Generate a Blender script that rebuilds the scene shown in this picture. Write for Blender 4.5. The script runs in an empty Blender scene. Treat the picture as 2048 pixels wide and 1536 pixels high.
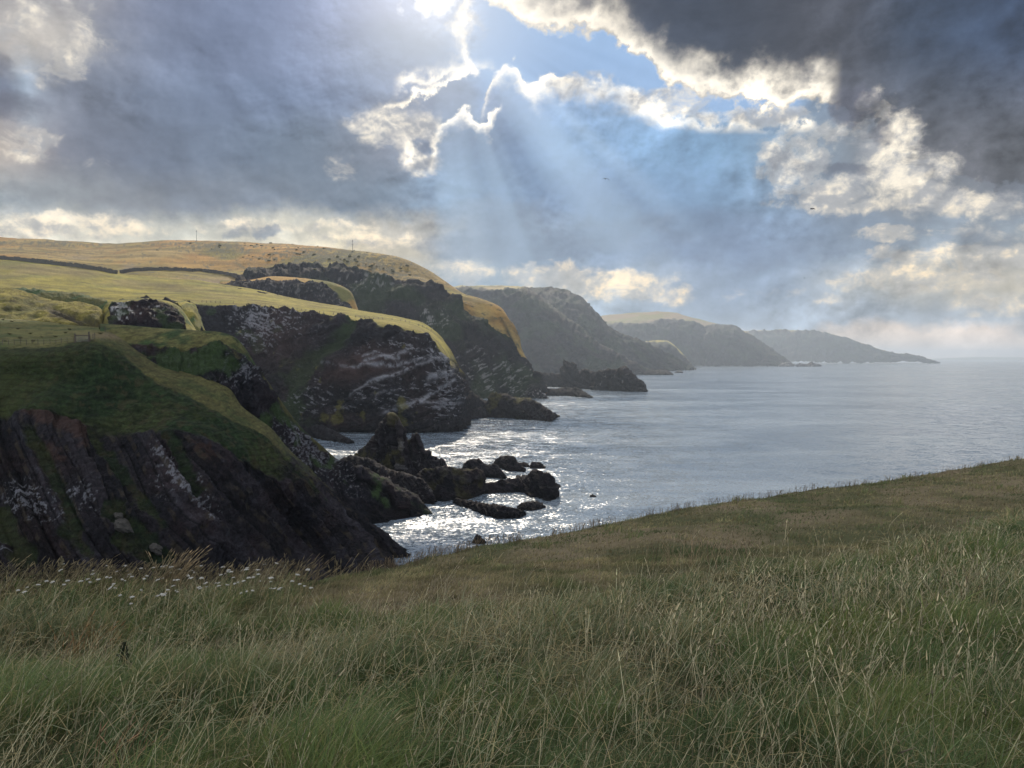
import bpy, math, random
import numpy as np
random.seed(7)
RNG = np.random.default_rng(11)
sc = bpy.context.scene
COL = sc.collection
R = math.radians

# ------------------------------------------------------------------ camera
H = 45.0                      # eye height above the sea
F = 1479.0                    # focal length in photo pixels (2048 wide)
PITCH = math.atan(51.0 / F)
cam_d = bpy.data.cameras.new('camera')
cam = bpy.data.objects.new('camera', cam_d)
COL.objects.link(cam)
cam.location = (0, 0, H)
cam.rotation_euler = (math.pi / 2 - PITCH, 0, 0)
cam_d.sensor_width = 36.0
cam_d.lens = 36.0 * F / 2048.0
cam_d.clip_start = 0.05
cam_d.clip_end = 200000
sc.camera = cam
CP, SP = math.cos(PITCH), math.sin(PITCH)

sc.view_settings.view_transform = 'Standard'
sc.view_settings.look = 'None'
sc.view_settings.exposure = 0.14
sc.view_settings.gamma = 1.0
sc.render.engine = 'CYCLES'
sc.cycles.use_denoising = True
sc.cycles.adaptive_threshold = 0.02
sc.cycles.max_bounces = 6
sc.cycles.transparent_max_bounces = 8
sc.cycles.volume_bounces = 0
sc.cycles.sample_clamp_indirect = 6.0
sc.cycles.sample_clamp_direct = 12.0

SUN_AZ, SUN_EL = R(-5.9), R(31)        # azimuth from +Y towards +X

# ------------------------------------------------------------------ node expression helper
def lin(c):
    return tuple(((x / 255.0) / 12.92 if x / 255.0 <= 0.04045 else ((x / 255.0 + 0.055) / 1.055) ** 2.4) for x in c)

class NT:
    def __init__(s, nt):
        s.nt = nt
    def new(s, t, **kw):
        n = s.nt.nodes.new(t)
        for k, v in kw.items():
            setattr(n, k, v)
        return n
    def put(s, sock, v):
        if isinstance(v, bpy.types.NodeSocket):
            s.nt.links.new(v, sock)
        elif isinstance(v, (tuple, list)) and len(v) == 3 and sock.type == 'RGBA':
            sock.default_value = (*v, 1.0)
        else:
            sock.default_value = v
    def m(s, op, a, b=None, c=None, clamp=False):
        n = s.new('ShaderNodeMath', operation=op, use_clamp=clamp)
        s.put(n.inputs[0], a)
        if b is not None: s.put(n.inputs[1], b)
        if c is not None: s.put(n.inputs[2], c)
        return n.outputs[0]
    def v(s, op, a, b=None):
        n = s.new('ShaderNodeVectorMath', operation=op)
        s.put(n.inputs[0], a)
        if b is not None: s.put(n.inputs[3] if op == 'SCALE' else n.inputs[1], b)
        return n.outputs['Value'] if op in ('DOT_PRODUCT', 'LENGTH') else n.outputs[0]
    def mix(s, f, a, b, mode='MIX'):
        n = s.new('ShaderNodeMix', data_type='RGBA', blend_type=mode)
        s.put(n.inputs[0], f); s.put(n.inputs[6], a); s.put(n.inputs[7], b)
        return n.outputs[2]
    def ss(s, x, a, b):                     # smoothstep, a may exceed b
        n = s.new('ShaderNodeMapRange', interpolation_type='SMOOTHSTEP')
        s.put(n.inputs[0], x); s.put(n.inputs[1], a); s.put(n.inputs[2], b)
        return n.outputs[0]
    def noise(s, vec, scale, detail=4, rough=0.55, dist=0.0, dims='3D', w=None):
        n = s.new('ShaderNodeTexNoise', noise_dimensions=dims)
        if dims != '1D': s.put(n.inputs['Vector'], vec)
        if w is not None: s.put(n.inputs['W'], w)
        s.put(n.inputs['Scale'], scale); s.put(n.inputs['Detail'], detail)
        s.put(n.inputs['Roughness'], rough); s.put(n.inputs['Distortion'], dist)
        return n
    def ramp(s, f, stops, interp='LINEAR'):
        n = s.new('ShaderNodeValToRGB')
        cr = n.color_ramp; cr.interpolation = interp
        while len(cr.elements) > 1: cr.elements.remove(cr.elements[-1])
        for i, (p, c) in enumerate(stops):
            e = cr.elements[0] if i == 0 else cr.elements.new(p)
            e.position = p
            e.color = c if len(c) == 4 else (*c, 1)
        s.put(n.inputs[0], f)
        return n
    def curve(s, x, pts):                   # pts within 0..1
        n = s.new('ShaderNodeFloatCurve')
        cu = n.mapping.curves[0]
        n.mapping.use_clip = False
        while len(cu.points) > 2: cu.points.remove(cu.points[-1])
        cu.points[0].location = pts[0]; cu.points[1].location = pts[-1]
        for p in pts[1:-1]: cu.points.new(*p)
        for p in cu.points: p.handle_type = 'AUTO_CLAMPED'
        n.mapping.update()
        s.put(n.inputs[0], 1.0); s.put(n.inputs[1], x)
        return n.outputs[0]

def gx(px): return (px - 1024.0) / F
def gy(py):
    b = (768.0 - py) / F
    return (-SP + b * CP) / (CP + b * SP)

# ------------------------------------------------------------------ world: a sky of broken back-lit cloud
world = bpy.data.worlds.new('World')
sc.world = world
world.use_nodes = True
world.cycles.sampling_method = 'MANUAL'
world.cycles.sample_map_resolution = 512
world.node_tree.nodes.clear()
N = NT(world.node_tree)
out = N.new('ShaderNodeOutputWorld')
tc = N.new('ShaderNodeTexCoord')
D = tc.outputs['Generated']
sep = N.new('ShaderNodeSeparateXYZ'); N.put(sep.inputs[0], D)
dx, dy, dz = sep.outputs
ady = N.m('MAXIMUM', N.m('ABSOLUTE', dy), 0.05)
U0 = N.m('DIVIDE', dx, ady)
V0 = N.m('DIVIDE', dz, ady)
# warps (the noise lives on the direction itself)
w1 = N.noise(D, 7.0, 5, 0.55); w2 = N.noise(D, 26.0, 5, 0.6)
def warp(chan, amp1, amp2, base):
    s1 = N.new('ShaderNodeSeparateColor'); N.put(s1.inputs[0], w1.outputs['Color'])
    s2 = N.new('ShaderNodeSeparateColor'); N.put(s2.inputs[0], w2.outputs['Color'])
    a = N.m('MULTIPLY_ADD', N.m('SUBTRACT', s1.outputs[chan], 0.5), amp1, base)
    return N.m('MULTIPLY_ADD', N.m('SUBTRACT', s2.outputs[chan], 0.5), amp2, a)
Uw = warp(0, 0.11, 0.05, U0); Vw = warp(1, 0.08, 0.035, V0)
Uf = warp(0, 0.02, 0.045, U0); Vf = warp(1, 0.02, 0.045, V0)
Um = warp(0, 0.035, 0.055, U0); Vm = warp(1, 0.025, 0.04, V0)
X0, X1 = gx(-100), gx(2148)
def nx(u): return N.m('DIVIDE', N.m('SUBTRACT', u, X0), X1 - X0)
def nxp(px): return (gx(px) - X0) / (X1 - X0)
def ny(v): return N.m('DIVIDE', N.m('SUBTRACT', v, gy(717)), gy(-100) - gy(717))
def nyp(py): return (gy(py) - gy(717)) / (gy(-100) - gy(717))
rows = [
 (-60, [(0,(150,152,162)),(300,(120,130,155)),(600,(130,145,175)),(800,(190,200,225)),(900,(230,235,245)),(1000,(150,170,205)),(1150,(110,130,165)),(1400,(90,110,145)),(2048,(60,78,108))]),
 (0, [(0,(172,170,172)),(150,(158,160,168)),(300,(120,131,158)),(500,(125,140,170)),(650,(140,155,192)),(800,(178,192,226)),(900,(200,214,240)),(1000,(170,195,232)),(1250,(140,168,210)),(1600,(105,125,158)),(2048,(70,88,120))]),
 (100, [(0,(178,176,178)),(60,(198,194,190)),(160,(192,190,188)),(215,(128,137,156)),(350,(118,131,158)),(550,(123,138,168)),(700,(138,153,186)),(800,(156,176,205)),(900,(148,168,198)),(1000,(150,184,226)),(1100,(160,190,228)),(1250,(145,175,215)),(1500,(120,145,180)),(2048,(80,95,125))]),
 (190, [(0,(108,116,138)),(40,(120,132,152)),(80,(182,200,222)),(110,(140,150,168)),(180,(126,134,152)),(300,(110,124,148)),(500,(113,128,155)),(700,(122,140,172)),(850,(142,157,184)),(950,(132,148,175)),(1030,(150,176,216)),(1150,(148,178,216)),(1300,(138,168,204)),(1500,(130,158,192)),(1700,(130,145,165)),(2048,(90,104,128))]),
 (300, [(0,(182,174,168)),(90,(160,156,160)),(160,(120,128,146)),(300,(110,122,144)),(500,(108,124,147)),(650,(116,132,152)),(800,(134,142,160)),(860,(128,142,166)),(960,(104,124,154)),(1040,(118,144,182)),(1120,(136,168,208)),(1250,(126,158,194)),(1400,(128,166,206)),(1520,(126,160,194)),(1700,(140,146,154)),(1950,(92,100,114)),(2048,(72,86,106))]),
 (400, [(0,(138,148,158)),(200,(146,152,160)),(400,(120,130,146)),(600,(114,128,146)),(800,(114,131,151)),(890,(132,158,188)),(960,(112,134,162)),(1080,(108,132,166)),(1180,(122,146,182)),(1300,(118,146,182)),(1450,(120,154,190)),(1600,(126,146,172)),(1750,(128,138,150)),(1900,(122,128,138)),(2048,(112,122,138))]),
 (455, [(0,(206,208,202)),(150,(204,204,194)),(350,(180,184,180)),(500,(196,196,186)),(700,(196,194,182)),(740,(190,184,170)),(950,(126,138,154)),(1000,(118,134,156)),(1200,(118,140,168)),(1400,(118,142,176)),(1600,(124,146,176)),(1800,(132,146,162)),(2048,(126,138,152))]),
 (500, [(0,(226,222,206)),(200,(214,212,200)),(400,(220,216,202)),(700,(226,218,194)),(740,(214,204,180)),(960,(132,146,162)),(1000,(126,142,162)),(1200,(122,142,170)),(1400,(118,140,174)),(1600,(126,146,174)),(1800,(132,148,166)),(2048,(148,156,162))]),
 (575, [(0,(190,200,206)),(850,(164,180,192)),(950,(142,162,180)),(1100,(160,172,180)),(1300,(158,170,184)),(1450,(134,156,186)),(1600,(140,160,186)),(1750,(178,182,180)),(2048,(206,200,184))]),
 (640, [(0,(170,186,200)),(1000,(150,172,194)),(1300,(148,168,192)),(1600,(150,168,190)),(2048,(170,180,190))]),
 (672, [(0,(175,190,202)),(1200,(158,178,200)),(1500,(208,198,192)),(1700,(228,214,202)),(2048,(228,214,204))]),
 (716, [(0,(190,196,205)),(1400,(182,190,202)),(1700,(230,216,206)),(2048,(230,218,210))]),
]
fx = nx(Uw)
prev = None
rowcol = []
for py, stops in rows:
    r = N.ramp(fx, [(min(max(nxp(p), 0), 1), lin(c)) for p, c in stops], 'B_SPLINE' if len(stops) > 4 else 'EASE')
    rowcol.append((gy(py), r.outputs[0]))
base = rowcol[0][1]
for i in range(1, len(rowcol)):
    f = N.ss(Vw, rowcol[i - 1][0], rowcol[i][0]) if rowcol[i - 1][0] < rowcol[i][0] else N.m('SUBTRACT', 1.0, N.ss(Vw, rowcol[i][0], rowcol[i - 1][0]))
    base = N.mix(f, base, rowcol[i][1])
# soft inner shading of the cloud
flat = N.v('MULTIPLY', D, (1.0, 1.0, 1.9))
soft = N.noise(flat, 5.5, 7, 0.55, 0.5).outputs[0]
soft2 = N.noise(flat, 17.0, 6, 0.6, 0.3).outputs[0]
SD = (math.sin(SUN_AZ) * math.cos(SUN_EL) , math.cos(SUN_AZ) * math.cos(SUN_EL), math.sin(SUN_EL))
toS = N.v('SUBTRACT', SD, D)
Dr = N.v('MULTIPLY', D, (1.0, 1.0, 1.25)); Dr2 = N.v('MULTIPLY', N.v('ADD', D, N.v('SCALE', toS, 0.045)), (1.0, 1.0, 1.25))
nA = N.noise(Dr, 10.5, 8, 0.56, 0.15).outputs[0]; nB = N.noise(Dr2, 10.5, 4, 0.5, 0.15).outputs[0]
relief = N.m('SUBTRACT', nA, nB)
Dr3 = N.v('MULTIPLY', N.v('ADD', D, N.v('SCALE', toS, 0.016)), (1.0, 1.0, 1.25))
nC = N.noise(Dr, 27.0, 7, 0.6, 0.1).outputs[0]; nD = N.noise(Dr3, 27.0, 4, 0.55, 0.1).outputs[0]
relief2 = N.m('SUBTRACT', nC, nD)
mod = N.m('MULTIPLY_ADD', N.m('SUBTRACT', soft, 0.5), 0.55, 1.0)
mod = N.m('MULTIPLY_ADD', N.m('SUBTRACT', soft2, 0.5), 0.28, mod)
base = N.mix(1.0, base, N.v('SCALE', (1.0, 1.0, 1.0), mod), 'MULTIPLY')

RIM = (1.3, 1.22, 1.06)
# billow noise for the cloud edges
vor = N.new('ShaderNodeTexVoronoi', feature='SMOOTH_F1')
N.put(vor.inputs['Vector'], N.v('ADD', D, N.v('SCALE', w2.outputs['Color'], 0.03)))
vor.inputs['Scale'].default_value = 34.0
vor.inputs['Detail'].default_value = 2.0
vor.inputs['Roughness'].default_value = 0.55
bil = N.m('SUBTRACT', 0.42, vor.outputs['Distance'])
def contour(pts, axis='x', sgn=1.0, amp=0.035, fine=True):
    """signed field in gnomonic units: >0 inside the clouds"""
    u, v = (Uf, Vf)
    if axis == 'x':
        c = N.curve(nx(u), [(nxp(p), nyp(q)) for p, q in pts])
        s_ = N.m('SUBTRACT', ny(v), c)
        s_ = N.m('MULTIPLY', s_, (gy(-100) - gy(717)) * sgn)
    else:
        c = N.curve(ny(v), [(nyp(q), nxp(p)) for p, q in sorted(pts, key=lambda t: -t[1])])
        s_ = N.m('SUBTRACT', nx(u), c)
        s_ = N.m('MULTIPLY', s_, (X1 - X0) * sgn)
    s_ = N.m('MULTIPLY_ADD', N.m('SUBTRACT', nC, 0.5), amp * 1.5, s_)
    return N.m('MULTIPLY_ADD', bil, amp * 0.8, s_)
def rng_x(a, b, soft=40):                   # 1 between photo columns a..b
    return N.m('MULTIPLY', N.ss(U0, gx(a - soft), gx(a + soft)), N.m('SUBTRACT', 1.0, N.ss(U0, gx(b - soft), gx(b + soft))))
def rng_y(a, b, soft=30):
    return N.m('MULTIPLY', N.ss(V0, gy(b + soft), gy(b - soft)), N.m('SUBTRACT', 1.0, N.ss(V0, gy(a + soft), gy(a - soft))))
def mul(*a):
    r = a[0]
    for b in a[1:]: r = N.m('MULTIPLY', r, b)
    return r
def rim_over(base, s_, lo, width, strength, mask, colr=RIM):
    inside = N.ss(N.m('ADD', s_, N.m('MULTIPLY', softe, 0.004)), -0.003, N.m('ADD', lo, N.m('MULTIPLY', softe, 0.016)))
    s_ = N.m('MULTIPLY', s_, N.m('MULTIPLY_ADD', nA, 1.6, 0.3))
    fall = N.m('SUBTRACT', 1.0, N.ss(s_, lo, width))
    f = mul(inside, N.m('POWER', fall, 1.6), mask, strength)
    f = N.m('MINIMUM', f, 1.0)
    return N.mix(f, base, colr)
front = N.ss(dy, 0.0, 0.15)
softe = N.ss(soft, 0.42, 0.60)
rimvar = N.m('MULTIPLY_ADD', N.noise(D, 12.0, 4, 0.6).outputs[0], 1.9, -0.25, clamp=True)

# gap of blue above the middle cloud
sM = contour([(-100,900),(860,700),(930,330),(965,205),(978,150),(1000,118),(1030,104),(1060,135),(1100,132),(1160,142),(1230,147),(1290,170),(1340,205),(1400,232),(1500,238),(1620,235),(1760,300),(2148,330)], 'x', -1.0, 0.030)
gapm = mul(N.m('SUBTRACT', 1.0, N.ss(sM, -0.004, 0.004)), rng_x(965, 1600, 25), N.ss(V0, gy(260), gy(200)), front)
base = N.mix(gapm, base, lin((150, 182, 224)))
base = rim_over(base, sM, 0.004, 0.050, N.m('MULTIPLY_ADD', rimvar, 0.9, 0.25), mul(rng_x(970, 1620, 12), rng_y(90, 260, 12), front))
# inner shoulder of the same cloud
sK = contour([(-100,900),(780,700),(840,330),(870,270),(905,222),(935,208),(960,225),(985,215),(1010,190),(1060,400),(1100,700),(2148,900)], 'x', -1.0, 0.030)
base = rim_over(base, sK, 0.004, 0.035, N.m('MULTIPLY_ADD', rimvar, 0.9, 0.35), mul(rng_x(860, 1000, 8), rng_y(200, 345, 12), front))
# left cloud's lit right-hand edge
sL = contour([(985,-60),(965,20),(955,60),(962,95),(958,130),(935,158),(900,172),(860,195),(815,220),(800,240),(842,262),(855,300),(852,345),(845,420),(840,717)], 'y', -1.0, 0.030)
base = rim_over(base, sL, 0.004, 0.034, N.m('MULTIPLY_ADD', rimvar, 1.0, 0.45), mul(rng_y(-80, 335, 12), rng_x(700, 1010, 10), front))
sJ = contour([(-100,300),(700,260),(760,225),(810,195),(850,190),(900,160),(960,148),(985,150),(1040,300),(2148,500)], 'x', 1.0, 0.030)
base = rim_over(base, sJ, 0.004, 0.030, N.m('MULTIPLY_ADD', rimvar, 0.9, 0.3), mul(rng_x(800, 985, 15), rng_y(130, 230, 20), front))
# dark cloud, upper right
sU = contour([(-100,-400),(900,-150),(975,-10),(1020,30),(1055,62),(1100,70),(1160,78),(1205,88),(1240,112),(1280,140),(1320,172),(1370,198),(1450,214),(1540,226),(1600,232),(1660,228),(1720,262),(1790,330),(1860,372),(1930,385),(2148,400)], 'x', 1.0, 0.036)
dk = N.ramp(nx(Uw), [(nxp(p), lin(c)) for p, c in [(960,(190,188,184)),(1080,(122,122,128)),(1200,(76,84,100)),(1400,(64,74,92)),(1550,(74,79,92)),(1680,(78,82,94)),(1800,(58,72,94)),(2048,(52,68,96))]], 'B_SPLINE').outputs[0]
dk2 = N.mix(N.ss(V0, gy(330), gy(60)), lin((98, 102, 112)), dk)
dk2 = N.mix(1.0, dk2, N.v('SCALE', (1, 1, 1), N.m('MULTIPLY_ADD', N.m('SUBTRACT', soft2, 0.5), 0.9, N.m('MULTIPLY_ADD', N.m('SUBTRACT', soft, 0.5), 0.9, 1.0))), 'MULTIPLY')
dm = mul(N.ss(sU, -0.003, 0.006), N.ss(U0, gx(930), gx(990)), front)
base = N.mix(dm, base, dk2)
base = rim_over(base, sU, 0.004, 0.075, N.m('MULTIPLY_ADD', rimvar, 1.15, 0.15), mul(rng_x(960, 1660, 20), front))
# ragged bright patches: (cx, cy, rx, ry, strength)
def patch(cx, cy, rx, ry):
    a = N.m('DIVIDE', N.m('SUBTRACT', Um, gx(cx)), rx / F)
    b = N.m('DIVIDE', N.m('SUBTRACT', Vm, gy(cy)), ry / F)
    r2 = N.m('ADD', N.m('MULTIPLY', a, a), N.m('MULTIPLY', b, b))
    return N.m('SUBTRACT', 1.0, N.ss(r2, 0.0, 1.4))
wn = N.noise(N.v('MULTIPLY', D, (1, 1, 1.5)), 30.0, 6, 0.62, 0.6).outputs[0]
wis = N.m('ADD', N.m('MULTIPLY', wn, 0.75), N.m('MULTIPLY', bil, 0.55))
acc = None
for cx, cy, rx, ry, k in [(60,290,150,50,.62),(170,310,120,30,.5),(150,450,230,34,1.0),(30,455,120,30,.8),(672,335,60,34,.62),(560,450,300,20,.7),(740,478,150,28,.8),
        (790,250,110,60,.95),(850,330,45,40,.8),(960,60,50,60,.5),(925,545,90,34,.8),(1100,555,130,45,1.0),(1220,570,170,40,1.0),(1320,590,130,26,.8),
        (1575,320,85,70,1.0),(1650,260,90,40,.7),(1690,385,190,50,1.0),(1770,290,90,120,1.0),(1830,360,120,80,1.0),(1560,405,60,16,.7),(1930,415,150,40,.9),(1790,470,110,24,.7),(1980,470,120,40,.6),
        (1850,560,230,40,.9),(1970,530,170,60,1.0),(1790,510,130,22,.6),(1600,590,200,22,.5),(2000,610,180,40,.7),(100,70,190,110,.55),(130,150,90,40,.8),
        (1330,200,130,44,.9),(1500,235,170,24,.9),(1180,172,120,40,.7)]:
    p = N.m('MULTIPLY', patch(cx, cy, rx, ry), k)
    acc = p if acc is None else N.m('MAXIMUM', acc, p)
wn2 = N.noise(N.v('MULTIPLY', D, (1, 1, 1.6)), 22.0, 6, 0.6, 0.4).outputs[0]
fld = N.m('ADD', N.m('MULTIPLY_ADD', N.m('SUBTRACT', wn, 0.5), 1.5, N.m('MULTIPLY', acc, 0.85)), N.m('MULTIPLY', bil, 0.35))
warm = N.mix(N.ss(V0, gy(600), gy(330)), lin((252, 230, 192)), lin((240, 233, 218)))
shd = N.mix(N.ss(V0, gy(560), gy(300)), lin((192, 192, 190)), lin((172, 176, 184)))
body = mul(N.ss(fld, 0.16, 0.86), N.ss(acc, 0.0, 0.5), front)
lit_ = N.ss(N.m('ADD', N.m('MULTIPLY', relief, 2.2), N.m('MULTIPLY', relief2, 2.0)), -0.22, 0.30)
lit_ = N.m('MAXIMUM', lit_, mul(N.ss(fld, 0.34, 0.46), N.m('SUBTRACT', 1.0, N.ss(fld, 0.46, 0.72)), 0.5, N.ss(nA, 0.40, 0.55)))
base = N.mix(N.m('MULTIPLY', body, 0.9), base, N.mix(lit_, shd, warm))
# dark torn cloudlets over the bright ones
acc2 = None
for cx, cy, rx, ry, k in [(1700,215,60,50,1.0),(1760,262,36,36,.8),(1690,335,70,20,.8),(1600,330,30,22,.5),(475,464,36,16,.7),(532,462,46,18,.9),(0,140,60,36,.7),(40,215,120,34,.7),(1000,440,190,60,.8),(930,490,130,36,.9),(1200,470,300,50,.6),(600,400,500,40,.5),(1950,480,120,30,.6)]:
    p = N.m('MULTIPLY', patch(cx, cy, rx, ry), k)
    acc2 = p if acc2 is None else N.m('MAXIMUM', acc2, p)
dkm = mul(N.ss(N.m('ADD', N.m('MULTIPLY', soft2, 0.6), N.m('MULTIPLY', acc2, 0.6)), 0.48, 0.86), N.ss(acc2, 0.0, 0.6), front, 0.75)
base = N.mix(dkm, base, N.mix(N.ss(V0, gy(420), gy(300)), lin((122, 136, 156)), lin((92, 96, 112))))
rl = N.m('ADD', N.m('MULTIPLY', relief, 1.55), N.m('MULTIPLY', relief2, 0.9))
rl = N.m('MULTIPLY_ADD', N.m('SUBTRACT', nA, 0.5), -0.35, rl)
rl = N.m('MULTIPLY', rl, N.m('MULTIPLY_ADD', dm, 0.7, N.m('MULTIPLY_ADD', N.ss(soft, 0.40, 0.62), 0.85, 0.60)))
rl = N.m('MULTIPLY', rl, N.m('SUBTRACT', 1.0, N.m('MULTIPLY', gapm, 0.85)))
base = N.mix(1.0, base, N.v('SCALE', (1.0, 0.97, 0.93), N.m('MAXIMUM', N.m('ADD', rl, 1.03), 0.3)), 'MULTIPLY')
# sunbeams and the glow round the hidden sun
us, vs = gx(872), gy(-12)
du = N.m('SUBTRACT', U0, us); dv = N.m('SUBTRACT', vs, V0)
phi = N.m('ARCTAN2', du, dv)
rad = N.m('SQRT', N.m('ADD', N.m('MULTIPLY', du, du), N.m('MULTIPLY', dv, dv)))
rn = N.noise(None, 2.3, 3, 0.5, dims='1D', w=phi).outputs[0]
beam = mul(N.ss(rn, 0.42, 0.68), N.ss(phi, -0.55, 0.40), N.m('SUBTRACT', 1.0, N.ss(phi, 1.05, 1.45)), N.ss(rad, 0.06, 0.26), N.m('SUBTRACT', 1.0, N.ss(rad, 0.24, 0.60)), front)
base = N.mix(N.m('MULTIPLY', beam, 0.48), base, lin((190, 215, 240)))
shade = mul(N.m('SUBTRACT', 1.0, N.ss(rn, 0.36, 0.52)), N.ss(phi, -0.1, 0.1), N.m('SUBTRACT', 1.0, N.ss(phi, 0.9, 1.4)), N.ss(rad, 0.12, 0.2), N.m('SUBTRACT', 1.0, N.ss(rad, 0.26, 0.42)), front)
base = N.mix(N.m('MULTIPLY', shade, 0.40), base, lin((96, 118, 150)))
glow = N.m('MULTIPLY', N.m('EXPONENT', N.m('MULTIPLY', N.m('MULTIPLY', rad, rad), -60.0)), 0.46)
base = N.mix(N.m('MULTIPLY', glow, front), base, (1.0, 0.98, 0.95))
core = mul(N.m('EXPONENT', N.m('MULTIPLY', N.m('MULTIPLY', N.m('ADD', N.m('MULTIPLY', du, du), N.m('MULTIPLY', N.m('MULTIPLY', dv, dv), 2.2)), bil), -2600.0)), N.ss(rad, 0.075, 0.03), front)
core = mul(N.m('SUBTRACT', 1.0, N.ss(N.m('MULTIPLY_ADD', N.m('SUBTRACT', nC, 0.5), -0.10, N.m('MULTIPLY_ADD', bil, -0.05, rad)), 0.0, 0.062)), front)
base = N.mix(N.m('MINIMUM', core, 1.0), base, (2.4, 2.3, 2.1))
# clear sky between clouds overhead and behind the camera: front-lit, brighter
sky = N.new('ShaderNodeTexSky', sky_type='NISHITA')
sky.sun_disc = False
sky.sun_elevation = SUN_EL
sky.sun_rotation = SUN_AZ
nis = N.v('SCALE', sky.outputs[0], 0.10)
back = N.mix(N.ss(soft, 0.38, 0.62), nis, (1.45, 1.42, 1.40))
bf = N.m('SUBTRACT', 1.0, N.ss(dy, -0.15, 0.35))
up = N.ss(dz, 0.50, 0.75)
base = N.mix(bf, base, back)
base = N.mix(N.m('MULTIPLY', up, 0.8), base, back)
base = N.mix(N.ss(dz, -0.002, -0.03) if False else N.m('SUBTRACT', 1.0, N.ss(dz, -0.05, -0.005)), base, lin((150, 165, 185)))
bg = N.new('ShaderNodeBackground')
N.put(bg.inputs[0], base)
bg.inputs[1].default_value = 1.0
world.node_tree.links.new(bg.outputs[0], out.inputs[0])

# ------------------------------------------------------------------ sun
sd = bpy.data.lights.new('sun', 'SUN')
sd.energy = 4.6
sd.angle = R(0.6)
sd.color = (1.0, 0.87, 0.70)
sun = bpy.data.objects.new('sun', sd)
COL.objects.link(sun)
sun.rotation_euler = (math.pi / 2 - SUN_EL, 0, math.pi - SUN_AZ)

# ================================================================== numpy helpers
_prm = np.random.default_rng(3).permutation(256).astype(np.int32)
PERM = np.concatenate([_prm, _prm, _prm])
_g = np.random.default_rng(5).normal(size=(256, 3)); _g /= np.linalg.norm(_g, axis=1)[:, None]
GR = _g.astype(np.float32)
def pn(p):
    """gradient noise, about -0.7..0.7, p (...,3)"""
    sh = p.shape[:-1]
    p = p.reshape(-1, 3).astype(np.float32)
    i = np.floor(p).astype(np.int64); f = p - i; i = (i & 255).astype(np.int32)
    u = f * f * f * (f * (f * 6 - 15) + 10)
    def g(a, b, c):
        h = PERM[PERM[PERM[i[:, 0] + a] + i[:, 1] + b] + i[:, 2] + c]
        gr = GR[h]
        return gr[:, 0] * (f[:, 0] - a) + gr[:, 1] * (f[:, 1] - b) + gr[:, 2] * (f[:, 2] - c)
    x00 = g(0,0,0) + u[:,0] * (g(1,0,0) - g(0,0,0)); x10 = g(0,1,0) + u[:,0] * (g(1,1,0) - g(0,1,0))
    x01 = g(0,0,1) + u[:,0] * (g(1,0,1) - g(0,0,1)); x11 = g(0,1,1) + u[:,0] * (g(1,1,1) - g(0,1,1))
    y0 = x00 + u[:,1] * (x10 - x00); y1 = x01 + u[:,1] * (x11 - x01)
    return (y0 + u[:,2] * (y1 - y0)).reshape(sh)
def fbm(p, scale, octv=5, gain=0.5, off=0.0):
    a, s, r = 1.0, 1.0 / scale, 0
    for k in range(octv):
        r = r + a * pn(p * s + (off + 17.3 * k)); a *= gain; s *= 2.03
    return r
def ridged(p, scale, octv=4, gain=0.5, off=0.0):
    a, s, r = 1.0, 1.0 / scale, 0
    for k in range(octv):
        r = r + a * (1 - 2 * np.abs(pn(p * s + (off + 9.1 * k))) * 1.4); a *= gain; s *= 2.1
    return r
def sst(x, a, b):
    t = np.clip((x - a) / (b - a), 0, 1); return t * t * (3 - 2 * t)
def hash1(n):
    return np.modf(np.abs(np.sin(n * 127.1 + 3.7) * 43758.5453))[0]
def mixc(c, d, t):
    return c + (np.asarray(d) - c) * t[..., None]

def to_world(px, py, d):
    a = (px - 1024.0) / F; b = (768.0 - py) / F
    y = CP + b * SP; z = -SP + b * CP
    return np.stack([a / y * d, d * np.ones_like(a), H + z / y * d], -1)
def to_pix(w):
    y = w[..., 1]; z = w[..., 2] - H
    fz = y * CP - z * SP; uz = y * SP + z * CP
    return 1024 + F * w[..., 0] / fz, 768 - F * uz / fz
def sea_d(py):
    v = (-SP + (768 - py) / F * CP) / (CP + (768 - py) / F * SP)
    return -H / v
def B(px, d, z=-3.0):                       # control point at height z instead of image row
    k = (z - H) / d
    b = (SP + k * CP) / (CP - k * SP)
    return (px, 768 - F * b, d)
def P3(px, py, d): return to_world(np.float64(px), np.float64(py), d)

def catmull(A, t):
    n = A.shape[0]
    i = np.clip(np.floor(t).astype(int), 0, n - 2); f = (t - i)
    sh = (-1,) + (1,) * (A.ndim - 1); f = f.reshape(sh)
    p1 = A[i]; p2 = A[i + 1]
    p0 = np.where((i > 0).reshape(sh), A[np.maximum(i - 1, 0)], 2 * p1 - p2)
    p3 = np.where((i < n - 2).reshape(sh), A[np.minimum(i + 2, n - 1)], 2 * p2 - p1)
    m1 = (p2 - p0) * 0.42; m2 = (p3 - p1) * 0.42
    f2 = f * f; f3 = f2 * f
    return (2*f3 - 3*f2 + 1) * p1 + (f3 - 2*f2 + f) * m1 + (-2*f3 + 3*f2) * p2 + (f3 - f2) * m2

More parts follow.
